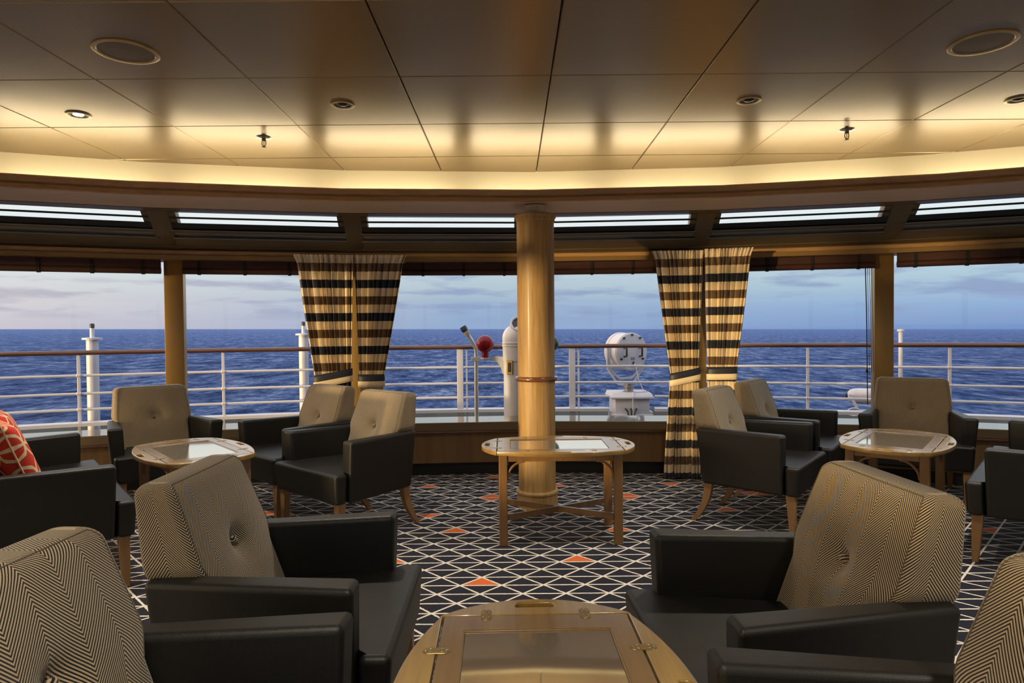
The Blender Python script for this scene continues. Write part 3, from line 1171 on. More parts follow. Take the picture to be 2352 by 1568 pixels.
pl0 = make_pillow()
SM = Matrix.Translation((-2.66, 3.68, 0)) @ Matrix.Rotation(rad(-50.7), 4, 'Z')


def on_sofa(p, x, y, z, tilt, yaw):
    p.matrix_world = SM @ Matrix.Translation((x, y, z)) @ Matrix.Rotation(rad(yaw), 4, 'Z') @ Matrix.Rotation(rad(tilt), 4, 'X')


on_sofa(pl0, 0.30, -0.115, 0.655, 20, 5)
tag(pl0, 'red cushion with cream lattice lines, nearer one on the left settee', 'cushion', 'red cushions on the left settee')
pl1 = copy_thing(pl0, (0, 0, 0), 0)
on_sofa(pl1, -0.24, -0.115, 0.655, 20, -4)
tag(pl1, 'red cushion with cream lattice lines, farther one on the left settee', 'cushion', 'red cushions on the left settee')


# ------------------------------------------------------------------ butler tables
TA, TB, TT = 0.380, 0.232, 0.575


def circ3(p1, p2, p3, n):
    """points of the circular arc p1-p2-p3"""
    (x1, y1), (x2, y2), (x3, y3) = p1, p2, p3
    d = 2 * (x1 * (y2 - y3) + x2 * (y3 - y1) + x3 * (y1 - y2))
    ux = ((x1 ** 2 + y1 ** 2) * (y2 - y3) + (x2 ** 2 + y2 ** 2) * (y3 - y1) + (x3 ** 2 + y3 ** 2) * (y1 - y2)) / d
    uy = ((x1 ** 2 + y1 ** 2) * (x3 - x2) + (x2 ** 2 + y2 ** 2) * (x1 - x3) + (x3 ** 2 + y3 ** 2) * (x2 - x1)) / d
    r = math.hypot(x1 - ux, y1 - uy)
    a1 = math.atan2(y1 - uy, x1 - ux)
    a3 = math.atan2(y3 - uy, x3 - ux)
    while a3 - a1 > PI:
        a3 -= 2 * PI
    while a3 - a1 < -PI:
        a3 += 2 * PI
    return [(ux + r * math.cos(a1 + (a3 - a1) * i / n), uy + r * math.sin(a1 + (a3 - a1) * i / n)) for i in range(n + 1)]


def kidney(cx, cy, L, W, ang):
    pts = []
    for i in range(16):
        a = PI / 2 + PI * i / 15
        pts.append((-L / 2 + W / 2 * math.cos(a), W / 2 * math.sin(a)))
    for i in range(16):
        a = -PI / 2 + PI * i / 15
        pts.append((L / 2 + W / 2 * math.cos(a), W / 2 * math.sin(a)))
    pts = [(x, y + 0.010 * (1 - (x / (L / 2 + W / 2)) ** 2)) for x, y in pts]
    c, s = math.cos(ang), math.sin(ang)
    return [(cx + c * x - s * y, cy + s * x + c * y) for x, y in pts]


def make_table():
    t = thing('butler_table')
    thick = 0.026
    zo = TT - thick / 2
    ext, bev = thick / 2 - 0.004, 0.004
    ga, gb = TA - 0.082, TB - 0.057
    rect = [(-TA, -TB), (TA, -TB), (TA, TB), (-TA, TB)]
    inner = [(-ga, -gb), (-ga, gb), (ga, gb), (ga, -gb)]
    curve2d('top_frame', [rect, inner], ext, bev, M['table_frame'], t, zoff=zo)
    bm = bmesh.new()
    box(bm, (0, 0, TT - 0.009), (2 * ga - 0.002, 2 * gb - 0.002, 0.008))
    g = obj('glass_inset', bm, M['table_glass'], t, smooth=False)
    g['label'] = 'reflective glass inset'
    gap = 0.004
    yb, xb = TB + 0.083, TA + 0.100
    for s in (1, -1):
        # long side flap
        a = [(x, s * y) for x, y in circ3((TA + 0.012, TB + gap), (0, yb), (-TA - 0.012, TB + gap), 40)]
        curve2d('flap', [a if s > 0 else a[::-1], kidney(0, s * (TB + 0.052), 0.085, 0.028, 0 if s > 0 else PI)], ext, bev, M['table_wood'], t, zoff=zo)
        a = [(s * x, y) for x, y in circ3((TA + gap, -TB - 0.012), (xb, 0), (TA + gap, TB + 0.012), 30)]
        curve2d('flap', [a if s > 0 else a[::-1], kidney(s * (TA + 0.058), 0, 0.075, 0.028, PI / 2 * -s)], ext, bev, M['table_wood'], t, zoff=zo)
    # brass hinges
    def hinge(cx, cy, ang):
        L, W = 0.036, 0.027
        pts = []
        for i in range(10):
            a = PI / 2 + PI * i / 9
            pts.append((-L / 2 + W / 2 * math.cos(a), W / 2 * math.sin(a)))
        for i in range(10):
            a = -PI / 2 + PI * i / 9
            pts.append((L / 2 + W / 2 * math.cos(a), W / 2 * math.sin(a)))
        c, s = math.cos(ang), math.sin(ang)
        bm = bmesh.new()
        prism(bm, [(cx + c * x - s * y, cy + s * x + c * y) for x, y in pts], TT - 0.003, TT + 0.0012, 0.0005, 1)
        hg = obj('hinge', bm, M['brass'], t)
        for (x, y) in ((-0.024, 0), (-0.013, 0.007), (-0.013, -0.007), (0.024, 0), (0.013, 0.007), (0.013, -0.007)):
            bm = bmesh.new()
            lathe(bm, [(0.0026, TT + 0.0005), (0.0026, TT + 0.0018), (0.0015, TT + 0.0021)], 10, (cx + c * x - s * y, cy + s * x + c * y, 0))
            obj('screw', bm, M['steel'], hg)
    for s in (1, -1):
        for q in (-0.20, 0.20):
            hinge(q, s * (TB + 0.002), PI / 2)
        for q in (-0.125, 0.125):
            hinge(s * (TA + 0.002), q, 0)
    # legs, apron, arched brackets, cross stretcher
    lx, ly, w2 = TA - 0.035, TB - 0.035, 0.026
    zt = TT - thick
    for sx_ in (-1, 1):
        for sy_ in (-1, 1):
            bm = bmesh.new()
            box(bm, (sx_ * lx, sy_ * ly, zt / 2), (2 * w2, 2 * w2, zt), 0.006, 2)
            obj('leg', bm, M['table_leg'], t, wn=True)
    for s in (-1, 1):
        bm = bmesh.new()
        box(bm, (0, s * (ly + 0.008), zt - 0.021), (2 * lx - 2 * w2, 0.02, 0.042), 0.002, 1)
        obj('apron', bm, M['table_leg'], t)
        bm = bmesh.new()
        box(bm, (s * (lx + 0.008), 0, zt - 0.021), (0.02, 2 * ly - 2 * w2, 0.042), 0.002, 1)
        obj('apron', bm, M['table_leg'], t)
        for q in (-1, 1):
            for ax in (0, 1):
                bm = bmesh.new()
                pts = []
                L = 0.105
                for i in range(9):
                    a = PI / 2 * i / 8
                    d, h = L * (1 - math.cos(a)) + 0.0, L * 1.0 * math.sin(a)
                    if ax == 0:
                        pts.append((q * (lx - w2 - d), s * (ly + 0.008), zt - 0.042 - L + h))
                    else:
                        pts.append((s * (lx + 0.008), q * (ly - w2 - d), zt - 0.042 - L + h))
                tube(bm, pts, 0.0075, 8)
                obj('bracket', bm, M['table_leg'], t)
    for s in (-1, 1):
        bm = bmesh.new()
        L = 2 * math.hypot(lx - w2 * 0.7, ly - w2 * 0.7)
        mt = Matrix.Rotation(math.atan2(s * ly, lx), 4, 'Z')
        box(bm, (0, 0, 0.165 - 0.0005 * s), (L, 0.022, 0.036), 0.002, 1, mt)
        obj('stretcher', bm, M['table_leg'], t)
    return t


tb0 = make_table()
TABLES = [((0.283, 4.155, 0), 0.6, 'wooden butler table with folding rims standing in front of the column'),
          ((2.45, 4.21, 0), 51.0, 'wooden butler table among the armchairs at right by the windows'),
          ((-1.975, 4.07, 0), 131.0, 'wooden butler table among the armchairs at left by the windows'),
          ((0.062, 1.285, 0), 91.2, 'nearest butler table at the bottom edge with brass hinges and glass centre')]
for n, (loc, rz, lab) in enumerate(TABLES):
    if n == 0:
        c = tb0
        c.location = loc
        c.rotation_euler = (0, 0, rad(rz))
    else:
        c = copy_thing(tb0, loc, rad(rz))
    tag(c, lab, 'table', 'butler tables in the lounge')

# ------------------------------------------------------------------ curtains
RC = 10.27


def rail_point(k, s, R=RC):
    """point at distance s along the facets from vertex k, with its outward normal"""
    P = path(R)
    i = K0 + k
    p = Vector((*P[i], 0))
    q = Vector((*P[i + (1 if s >= 0 else -1)], 0))
    d = (q - p).normalized()
    d2 = d if s >= 0 else -d
    return p + d * abs(s), Vector((-d2.y, d2.x, 0))


def smooth_fold(a):
    return 2.1 * (abs(math.sin(a / 2)) ** 0.8 - 0.62)


def make_curtain(k, top, tie, bot, ztop, ztie, side, label, seed):
    rnd = random.Random(seed)
    t = thing('curtain', tuple(rail_point(k, (top[0] + top[1]) / 2)[0]))
    org = Vector(t.location)
    NX, NZ = 220, 90
    bm = bmesh.new()
    uvl = bm.loops.layers.uv.new('UVMap')
    nf = 8.5
    w1, w2, w3 = rnd.uniform(0.7, 1.2), rnd.uniform(0.5, 0.9), rnd.uniform(0, 6)
    ph = [rnd.uniform(-0.9, 0.9) for _ in range(4)]
    zb = 0.012
    g = []
    for j in range(NZ + 1):
        z = ztop + (zb - ztop) * j / NZ
        if z > ztie:
            q = (ztop - z) / (ztop - ztie)
            qe = q ** 1.08
            s0 = top[0] + (tie[0] - top[0]) * qe
            s1 = top[1] + (tie[1] - top[1]) * qe
        else:
            q = (ztie - z) / (ztie - zb)
            qe = min(1, q * 1.1) ** 0.8
            s0 = tie[0] + (bot[0] - tie[0]) * qe
            s1 = tie[1] + (bot[1] - tie[1]) * qe
        near = math.exp(-((z - ztie) / 0.16) ** 2)
        wr = (s1 - s0)
        head = max(0.0, 1 - (ztop - z) / 0.16)
        row = []
        for i in range(NX + 1):
            s = i / NX
            a = 2 * PI * nf * s + ph[0] + w1 * 1.3 * math.sin(2.1 * 2 * s * PI + ph[2]) + w2 * 1.1 * math.sin(23 * s + w3) + 0.45 * math.sin(z * 2.3 + s * 6 + ph[3])
            amp = 0.040 * (1 - 0.45 * near) * (1 - 0.5 * head) * (0.72 + 0.28 * math.sin(11 * s + w3))
            d = amp * smooth_fold(a)
            d += head * 0.011 * math.sin(2 * PI * 15 * s + ph[2] * 3 + 1.5 * math.sin(9 * s))
            lat = 0.012 * math.cos(a) * (1 - 0.6 * head) * min(1, 8 * s, 8 * (1 - s))
            spread = (s - 0.5) * wr
            if head > 0.55:
                if (s < 0.5) == (top[0] + top[1] < 0):
                    spread *= 1 + 0.22 * (head - 0.55)
            sg = (s0 + s1) / 2 + spread + lat
            p, n = rail_point(k, sg if abs(sg) > 1e-6 else 1e-6)
            d -= 0.020 * near * (1 - (2 * s - 1) ** 2) - 0.03
            row.append(bm.verts.new((p.x - n.x * d - org.x, p.y - n.y * d - org.y, z)))
        g.append(row)
    for j in range(NZ):
        for i in range(NX):
            f = bm.faces.new((g[j][i], g[j + 1][i], g[j + 1][i + 1], g[j][i + 1]))
            for lp, (a, b) in zip(f.loops, ((i, j), (i, j + 1), (i + 1, j + 1), (i + 1, j))):
                lp[uvl].uv = (a / NX, (ztop - zb) * b / NZ - 0.002)
    ob = obj('cloth', bm, M['curtain'], t, angle=80)
    md = ob.modifiers.new('thick', 'SOLIDIFY')
    md.thickness = 0.002
    # tieback band round the gathered cloth, rising towards the post
    bm = bmesh.new()
    uvl = bm.loops.layers.uv.new('UVMap')
    n = 44
    cs, hw = (tie[0] + tie[1]) / 2, (tie[1] - tie[0]) / 2 + 0.012
    R = []
    for v in range(5):
        ring = []
        for i in range(n):
            a = 2 * PI * i / n
            sg = cs + hw * math.copysign(abs(math.cos(a)) ** 0.75, math.cos(a))
            p, nn = rail_point(k, sg)
            dd = 0.028 + 0.042 * math.copysign(abs(math.sin(a)) ** 0.75, math.sin(a)) * (1 + 0.04 * math.sin(v * PI / 4))
            z = ztie + (-0.055 + 0.11 * v / 4) + side * (sg - cs) / hw * 0.028 - 0.012 * abs((sg - cs) / hw) ** 2 * 0
            ring.append(bm.verts.new((p.x - nn.x * dd - org.x, p.y - nn.y * dd - org.y, z)))
        R.append(ring)
    for v in range(4):
        for i in range(n):
            j = (i + 1) % n
            f = bm.faces.new((R[v][i], R[v][j], R[v + 1][j], R[v + 1][i]))
            for lp, (a, b) in zip(f.loops, ((i, v), (j, v), (j, v + 1), (i, v + 1))):
                lp[uvl].uv = (a / n, b / 4)
    ob = obj('tieback', bm, M['tie'], t, angle=80)
    md = ob.modifiers.new('thick', 'SOLIDIFY')
    md.thickness = 0.003
    # short gilt track behind the heading
    bm = bmesh.new()
    p0, n0 = rail_point(k, top[0] * 0.98 + top[1] * 0.02, RC + 0.05)
    p1, n1 = rail_point(k, top[0] * 0.02 + top[1] * 0.98, RC + 0.05)
    tube(bm, [p0 - org + Vector((0, 0, ztop - 0.06)), p1 - org + Vector((0, 0, ztop - 0.06))], 0.008, 8)
    for p in (p0, p1):
        e = (p - Vector((X0, Y0, 0))).normalized() * 0.19
        tube(bm, [p - org + Vector((0, 0, ztop - 0.06)), p - org + e + Vector((0, 0, ztop - 0.04))], 0.006, 8)
    obj('track', bm, M['bronze'], t)
    tag(t, label, 'curtain', 'striped curtains at the window posts')


make_curtain(-1, (-0.475, -0.007), (-0.335, -0.035), (-0.20, -0.03), 1.940, 0.895, 1, 'striped curtain left of the column, left panel of its pair', 3)
make_curtain(-1, (0.007, 0.425), (0.035, 0.240), (0.035, 0.235), 1.940, 0.870, 0.0, 'striped curtain left of the column, right panel of its pair', 4)
make_curtain(1, (-0.420, -0.007), (-0.285, -0.045), (-0.345, -0.035), 1.955, 0.880, 1, 'striped curtain right of the column hanging to the carpet, left panel of its pair', 5)
make_curtain(1, (0.007, 0.380), (0.03, 0.258), (0.025, 0.27), 1.965, 0.910, 0.1, 'striped curtain right of the column, right panel of its pair above the armchairs', 6)

# ------------------------------------------------------------------ rolled blinds
names = ['behind the left frame edge', 'left of the left window post', 'between the left post and left curtain', 'between left curtain and column',
         'between column and right curtain', 'between right curtain and right post with long cords', 'right of the right window post', 'beyond the right frame edge']
for q, k in enumerate(range(-4, 4)):
    i = K0 + k
    pts = path(10.61)
    mid = ((pts[i][0] + pts[i + 1][0]) / 2, (pts[i][1] + pts[i + 1][1]) / 2)
    t = thing('rolled_blind', (mid[0], mid[1], 1.79))
    off = Vector((-mid[0], -mid[1], -1.79))
    bm = bmesh.new()
    prof = [(10.61 + 0.030 * math.cos(a), 1.822 + 0.030 * math.sin(a)) for a in [2 * PI * n / 14 for n in range(14)]]
    sweep(bm, prof, i, i + 1, t0=0.055, t1=0.945)
    sweep(bm, [(10.592, 1.84), (10.592, 1.908), (10.625, 1.908), (10.625, 1.84)], i, i + 1, t0=0.055, t1=0.945)
    bmesh.ops.translate(bm, verts=bm.verts, vec=off)
    obj('roll', bm, M['blind'], t)
    for n in range(4):
        tt = 0.14 + 0.24 * n
        bm = bmesh.new()
        prof = [(10.61 + 0.034 * math.cos(a), 1.821 + 0.035 * math.sin(a)) for a in [2 * PI * m / 14 for m in range(14)]]
        sweep(bm, prof, i, i + 1, t0=tt - 0.008, t1=tt + 0.008)
        sweep(bm, [(10.586, 1.83), (10.586, 1.907), (10.591, 1.907), (10.591, 1.83)], i, i + 1, t0=tt - 0.008, t1=tt + 0.008)
        bmesh.ops.translate(bm, verts=bm.verts, vec=off)
        obj('strap', bm, M['strap'], t, smooth=False)
    if k == 1:
        P = path(10.60)
        a, b = Vector((*P[i], 0)), Vector((*P[i + 1], 0))
        for n, (tt, zz, rr) in enumerate(((0.895, 0.62, 0.0045), (0.905, 0.88, 0.002), (0.915, 0.90, 0.002), (0.926, 0.90, 0.002))):
            p = a.lerp(b, tt)
            bm = bmesh.new()
            tube(bm, [p + off + Vector((0, 0, 1.80)), p + off + Vector((0.012, 0, 1.3)), p + off + Vector((0.02, 0, zz))], rr, 6)
            cd = obj('cord', bm, M['black'], t)
            if n == 0:
                bm = bmesh.new()
                lathe(bm, [(0.004, 0.03), (0.009, 0.02), (0.012, 0.0), (0.004, -0.002)], 10, tuple(p + off + Vector((0.014, 0, 0.90))))
                obj('cord_weight', bm, M['black'], cd)
    tag(t, 'rolled up dark brown wooden blind ' + names[q], 'blind', 'rolled blinds under the window header')

# ------------------------------------------------------------------ ceiling fittings
for n, (x, y, lab) in enumerate(((-1.632, 2.841, 'round ceiling speaker at upper left'), (2.006, 2.828, 'round ceiling speaker at upper right'))):
    if n == 0:
        t = sp0 = thing('ceiling_speaker', (x, y, ZC))
        bm = bmesh.new()
        lathe(bm, [(0.129, 0.0), (0.129, -0.004), (0.124, -0.007), (0.112, -0.007), (0.108, -0.003), (0.108, 0.0)], 56, cap0=False, cap1=False)
        obj('rim', bm, M['gold_ring'], t)
        bm = bmesh.new()
        lathe(bm, [(0.109, 0.0), (0.109, -0.003), (0.09, -0.0042), (0.001, -0.005)], 56)
        obj('grille', bm, M['grille'], t)
    else:
        t = copy_thing(sp0, (x, y, ZC), 0)
    tag(t, lab, 'speaker', 'ceiling speakers')



def beam(t, e):  # fill spot; below the unlit fittings it is added to brighten the carpet
    ld = bpy.data.lights.new('downlight_fill_spot', 'SPOT')
    ld.energy = e
    ld.color = (1.0, 0.88, 0.70)
    ld.spot_size = rad(120)
    ld.spot_blend = 1.0
    ld.shadow_soft_size = 0.05
    lo_ = bpy.data.objects.new('beam', ld)
    COL.objects.link(lo_)
    lo_.parent = t
    lo_.location = (0, 0, -0.02)


labs = ['lit round downlight in the ceiling at far left', 'unlit round downlight above the left curtain', 'unlit round downlight above the right curtain', 'unlit round downlight cut by the right frame edge']
for n, (x, y) in enumerate(((-2.366, 3.651), (-0.886, 3.527), (1.261, 3.515), (2.70, 3.538))):
    t = thing('downlight', (x, y, ZC))
    bm = bmesh.new()
    lathe(bm, [(0.064, 0.0), (0.064, -0.004), (0.059, -0.007), (0.050, -0.006), (0.047, -0.001), (0.047, 0.0)], 40, cap0=False, cap1=False)
    obj('rim', bm, M['gold_ring'], t)
    bm = bmesh.new()
    lathe(bm, [(0.047, -0.001), (0.042, -0.002), (0.037, -0.0012), (0.036, -0.0008)], 40, cap0=False, cap1=True)
    obj('reflector', bm, M['black'], t)
    bm = bmesh.new()
    lathe(bm, [(0.027, -0.0015), (0.024, -0.004), (0.013, -0.007), (0.001, -0.008)], 32)
    obj('lamp', bm, M['lamp_lit'] if n == 0 else M['lamp_off'], t)
    beam(t, 115)
    tag(t, labs[n], 'downlight', 'ceiling downlights')

for gx in (-4.67, -2.52, -0.37, 1.78, 3.93):  # unseen downlights added aft to brighten the carpet and chairs
    for gy in (0.60, -0.86, -2.31):
        t = copy_thing(bpy.data.objects['downlight'], (gx, gy, ZC), 0)
        tag(t, 'unseen downlight added in the aft ceiling as fill light', 'downlight', 'added fill downlights aft in the lounge')
for n, (x, y, lab) in enumerate(((-1.52, 4.106, 'small brass fire sprinkler on the ceiling at left'), (2.052, 4.057, 'small brass fire sprinkler on the ceiling at right'))):
    if n == 0:
        t = spr0 = thing('fire_sprinkler', (x, y, ZC))
        bm = bmesh.new()
        lathe(bm, [(0.046, 0.0), (0.046, -0.003), (0.030, -0.010), (0.014, -0.011), (0.001, -0.0115)], 32)
        obj('escutcheon', bm, M['steel'], t)
        bm = bmesh.new()
        lathe(bm, [(0.013, -0.010), (0.013, -0.022), (0.009, -0.026)], 16)
        for s in (-1, 1):
            tube(bm, [(s * 0.010, 0, -0.022), (s * 0.0125, 0, -0.036), (s * 0.010, 0, -0.050), (0, 0, -0.060)], 0.003, 8)
        obj('frame', bm, M['brass'], t)
        bm = bmesh.new()
        tube(bm, [(0, 0, -0.026), (0, 0, -0.055)], 0.0025, 8)
        obj('bulb', bm, M['red_paint'], t)
        bm = bmesh.new()
        lathe(bm, [(0.004, -0.058), (0.017, -0.062), (0.017, -0.0635), (0.004, -0.066)], 20)
        obj('deflector', bm, M['brass'], t)
    else:
        t = copy_thing(spr0, (x, y, ZC), 0)
    tag(t, lab, 'sprinkler', 'ceiling sprinklers')

# lamps lying in the cove behind the wooden trim
for j in range(-6, 7):
    a = j * 6.32 + 0.1
    p = polar(9.40, a, 2.226)
    if j == -6:
        cv0 = t = thing('cove_lamp', tuple(p), rad(-a))
        bm = bmesh.new()
        box(bm, (0, 0, 0.008), (0.90, 0.04, 0.016))
        obj('batten', bm, M['white_paint'], t, smooth=False)
        bm = bmesh.new()
        tube(bm, [(-0.45, 0, 0.034), (0.45, 0, 0.034)], 0.014, 12)
        obj('tube', bm, M['cove'], t)
    else:
        t = copy_thing(cv0, tuple(p), rad(-a))
    tag(t, 'linear cove lamp lying in the lit trough behind the ceiling trim', 'lamp', 'cove lamps behind the trim')

# ------------------------------------------------------------------ outside: deck, railing, fittings, sea
ZD = 0.12
bm = bmesh.new()
a0, a1, nn = -46, 46, 60
inner_, outer_ = arc(10.86, a0, a1, nn, ZD), arc(14.2, a0, a1, nn, ZD)
A = [[bm.verts.new(p) for p in L] for L in (inner_, outer_, [(x, y, ZD - 0.3) for x, y, z in outer_], [(x, y, ZD - 0.3) for x, y, z in inner_])]
for q in range(4):
    for i in range(nn):
        bm.faces.new((A[q][i], A[q][i + 1], A[(q + 1) % 4][i + 1], A[(q + 1) % 4][i]))
bm.faces.new([A[q][0] for q in range(4)])
bm.faces.new([A[q][-1] for q in range(4)][::-1])
dk = obj('deck', bm, M['deck'], smooth=False)
struct(dk, 'dark coated outer deck in front of the windows')

rl = thing('deck_railing', tuple(polar(12.5, 0, ZD)))
tag(rl, 'white ship railing with brown wooden handrail beyond the windows', 'railing')
RO = Vector(rl.location)


def rel(L):
    return [Vector(p) - RO for p in L]


bm = bmesh.new()
tube(bm, rel(arc(12.5, -40, 40, 90, 1.085)), 0.034, 12, sy=0.75)
o = obj('handrail', bm, M['handrail'], rl)
o['label'] = 'varnished brown wooden handrail'
for z in (0.842, 0.648, 0.478):
    bm = bmesh.new()
    if z < 0.5:                      # the lowest rail stops either side of the searchlight box
        tube(bm, rel(arc(12.5, -40, 4.66, 50, z)), 0.014, 8)
        tube(bm, rel(arc(12.5, 7.12, 40, 40, z)), 0.014, 8)
    else:
        tube(bm, rel(arc(12.5, -40, 40, 90, z)), 0.014, 8)
    obj('rail', bm, M['white_paint'], rl)
bm = bmesh.new()
for a0, a1, nn in ((-40, 4.66, 50), (7.12, 40, 40)):
    P = [arc(12.42, a0, a1, nn, 0.340), arc(12.60, a0, a1, nn, 0.340), arc(12.60, a0, a1, nn, 0.312), arc(12.42, a0, a1, nn, 0.306)]
    V = [[bm.verts.new(p) for p in rel(L)] for L in P]
    for q in range(4):
        for i in range(nn):
            bm.faces.new((V[q][i], V[q][i + 1], V[(q + 1) % 4][i + 1], V[(q + 1) % 4][i]))
    bm.faces.new([V[q][0] for q in range(4)])
    bm.faces.new([V[q][-1] for q in range(4)][::-1])
obj('curb', bm, M['white_paint'], rl, smooth=False)
for a in (-35.6, -29.0, -22.45, -15.95, -9.7, -3.57, 2.63, 8.9, 15.0, 21.45, 27.8, 34.2):
    bm = bmesh.new()
    wide = a in (-3.57, 2.63)
    wd = 0.075 if wide else 0.030
    mt = Matrix.Rotation(rad(-a), 4, 'Z')
    c = polar(12.5, a, 0.59) - RO
    box(bm, tuple(c), (wd, 0.03, 0.94), 0.004, 1, mt)
    if wide:
        c2 = polar(12.53, a + 0.36, 0.59) - RO
        box(bm, tuple(c2), (0.02, 0.07, 0.94), 0.003, 1, mt)
    else:
        for z in (0.842, 0.648, 0.478):
            lathe(bm, [(0.016, -0.022), (0.023, -0.016), (0.023, 0.016), (0.016, 0.022)], 10, tuple(polar(12.5, a, z) - RO), Matrix.Rotation(rad(-a), 4, 'Z') @ Matrix.Rotation(PI / 2, 4, 'Y'))
    obj('stanchion', bm, M['white_paint'], rl)

# three white posts outside the rail
for n, (x, y, lab, r, ztop, zfl) in enumerate(((-4.64, 7.316, 'thick white post with black tip beyond the left railing', 0.060, 1.40, 1.222),
                                               (-2.511, 7.969, 'white post with black tip half hidden by the left curtain', 0.055, 1.41, 1.246),
                                               (4.405, 7.50, 'slim white post beyond the railing beside the right window post', 0.022, 1.26, 1.235))):
    t = thing('white_post', (x, y, ZD))
    bm = bmesh.new()
    lathe(bm, [(r * 1.35, 0), (r * 1.35, 0.015), (r, 0.02), (r, zfl - ZD)], 24)
    obj('shaft', bm, M['white_paint'], t)
    bm = bmesh.new()
    lathe(bm, [(r * 1.65, zfl - ZD), (r * 1.65, zfl - ZD + 0.02), (r * 0.4, zfl - ZD + 0.024)], 24)
    obj('flange', bm, M['white_paint'], t)
    bm = bmesh.new()
    lathe(bm, [(r * 0.38, zfl - ZD + 0.02), (r * 0.38, ztop - ZD - 0.045)], 16)
    obj('spindle', bm, M['white_paint'], t)
    bm = bmesh.new()
    lathe(bm, [(r * 0.40, ztop - ZD - 0.05), (r * 0.42, ztop - ZD - 0.01), (r * 0.3, ztop - ZD)], 16)
    tp = obj('tip', bm, M['black'], t)
    tp['label'] = 'black rubber tip'
    tag(t, lab, 'post', 'white posts beyond the railing')

# compass binnacle
t = thing('compass_binnacle', (0.058, 7.10, ZD))
tag(t, 'white ship compass pedestal with red and green balls behind the column', 'compass stand')
bm = bmesh.new()
lathe(bm, [(0.20, 0), (0.20, 0.02), (0.152, 0.03), (0.150, 0.84)], 36)
obj('pedestal', bm, M['white_paint'], t)
bm = bmesh.new()
prof = [(0.158, 0.84), (0.160, 0.99), (0.166, 0.995), (0.166, 1.008), (0.160, 1.012), (0.166, 1.020), (0.166, 1.035), (0.160, 1.04)]
prof += [(0.162 * math.cos(a) ** 0.8 if a < 1.5 else 0.02, 1.075 + 0.15 * math.sin(a)) for a in [rad(11 * i) for i in range(9)]]
lathe(bm, prof, 36)
hood = obj('hood', bm, M['white_paint'], t)
bm = bmesh.new()
mt = Matrix.Rotation(rad(44), 4, 'X') @ Matrix.Rotation(rad(8), 4, 'Y')
lathe(bm, [(0.128, -0.10), (0.116, 0.085), (0.118, 0.098), (0.112, 0.102), (0.100, 0.095), (0.095, 0.06)], 36, (0.03, -0.01, 1.165), mt, cap0=False, cap1=False)
obj('window_ring', bm, M['white_paint'], hood)
bm = bmesh.new()
lathe(bm, [(0.100, 0.078), (0.06, 0.080), (0.001, 0.081)], 36, (0.03, -0.01, 1.165), mt)
obj('cover_glass', bm, M['lamp_off'], hood)
bm = bmesh.new()
box(bm, (-0.085, -0.128, 0.775), (0.075, 0.012, 0.15), 0.003, 1, Matrix.Rotation(rad(-32), 4, 'Z'))
o = obj('service_plate', bm, M['brass'], t)
bm = bmesh.new()
box(bm, (-0.086, -0.134, 0.775), (0.04, 0.008, 0.10), 0.002, 1, Matrix.Rotation(rad(-32), 4, 'Z'))
obj('plate_window', bm, M['black'], o)
for s, mt_, lb in ((-1, 'red_paint', 'glossy red ball'), (1, 'green_paint', 'glossy green ball')):
    bm = bmesh.new()
    br = []
    for (x0, z0) in ((0.145, 0.69), (0.165, 0.71), (0.185, 0.78), (0.225, 0.835), (0.30, 0.848), (0.40, 0.858), (0.40, 0.870), (0.30, 0.872), (0.23, 0.890), (0.20, 0.885), (0.145, 0.880)):
        br.append((s * x0, z0))
    a = [bm.verts.new((x, -0.012, z)) for x, z in br]
    b = [bm.verts.new((x, 0.012, z)) for x, z in br]
    bm.faces.new(a)
    bm.faces.new(b[::-1])
    for i in range(len(br)):
        j = (i + 1) % len(br)
        bm.faces.new((a[i], a[j], b[j], b[i]))
    lathe(bm, [(0.05, 0.862), (0.05, 0.874)], 16, (s * 0.348, 0, 0))
    obj('bracket', bm, M['white_paint'], t, smooth=False)
    bm = bmesh.new()
    prof = [(0.037, 0.874), (0.037, 0.935)] + [(0.095 * math.cos(q), 1.02 + 0.095 * math.sin(q)) for q in [rad(-66 + 12 * i) for i in range(13)]] + [(0.001, 1.115)]
    lathe(bm, prof, 32, (s * 0.348, 0, 0))
    o = obj('ball', bm, M[mt_], t)
    o['label'] = lb

# bent tube with a black capped end
t = thing('bent_tube', (-0.382, 6.988, ZD))
tag(t, 'bent grey tube with black cap standing beside the red ball', 'pipe')
bm = bmesh.new()
tube(bm, [(0, 0, 0), (0, 0, 0.5), (0.002, 0, 0.90), (0.002, 0, 0.955), (-0.006, 0, 0.99), (-0.022, 0, 1.02), (-0.06, 0, 1.085), (-0.085, 0, 1.125)], 0.0215, 16)
obj('tube', bm, M['grey_tube'], t)
bm = bmesh.new()
tube(bm, [(-0.078, 0, 1.112), (-0.095, 0, 1.14), (-0.108, 0, 1.160)], [0.026, 0.030, 0.026], 14)
obj('wrapping', bm, M['tape'], t)
bm = bmesh.new()
tube(bm, [(-0.106, 0, 1.157), (-0.120, 0, 1.178), (-0.138, 0, 1.208)], [0.028, 0.037, 0.034], 8)
obj('cap', bm, M['black'], t, smooth=False)
bm = bmesh.new()
box(bm, (0.0, -0.022, 0.865), (0.10, 0.012, 0.046), 0.003, 1)
for s in (-1, 1):
    lathe(bm, [(0.006, 0), (0.006, 0.008)], 8, (s * 0.038, -0.027, 0.865), Matrix.Rotation(PI / 2, 4, 'X'))
obj('clamp', bm, M['white_paint'], t)

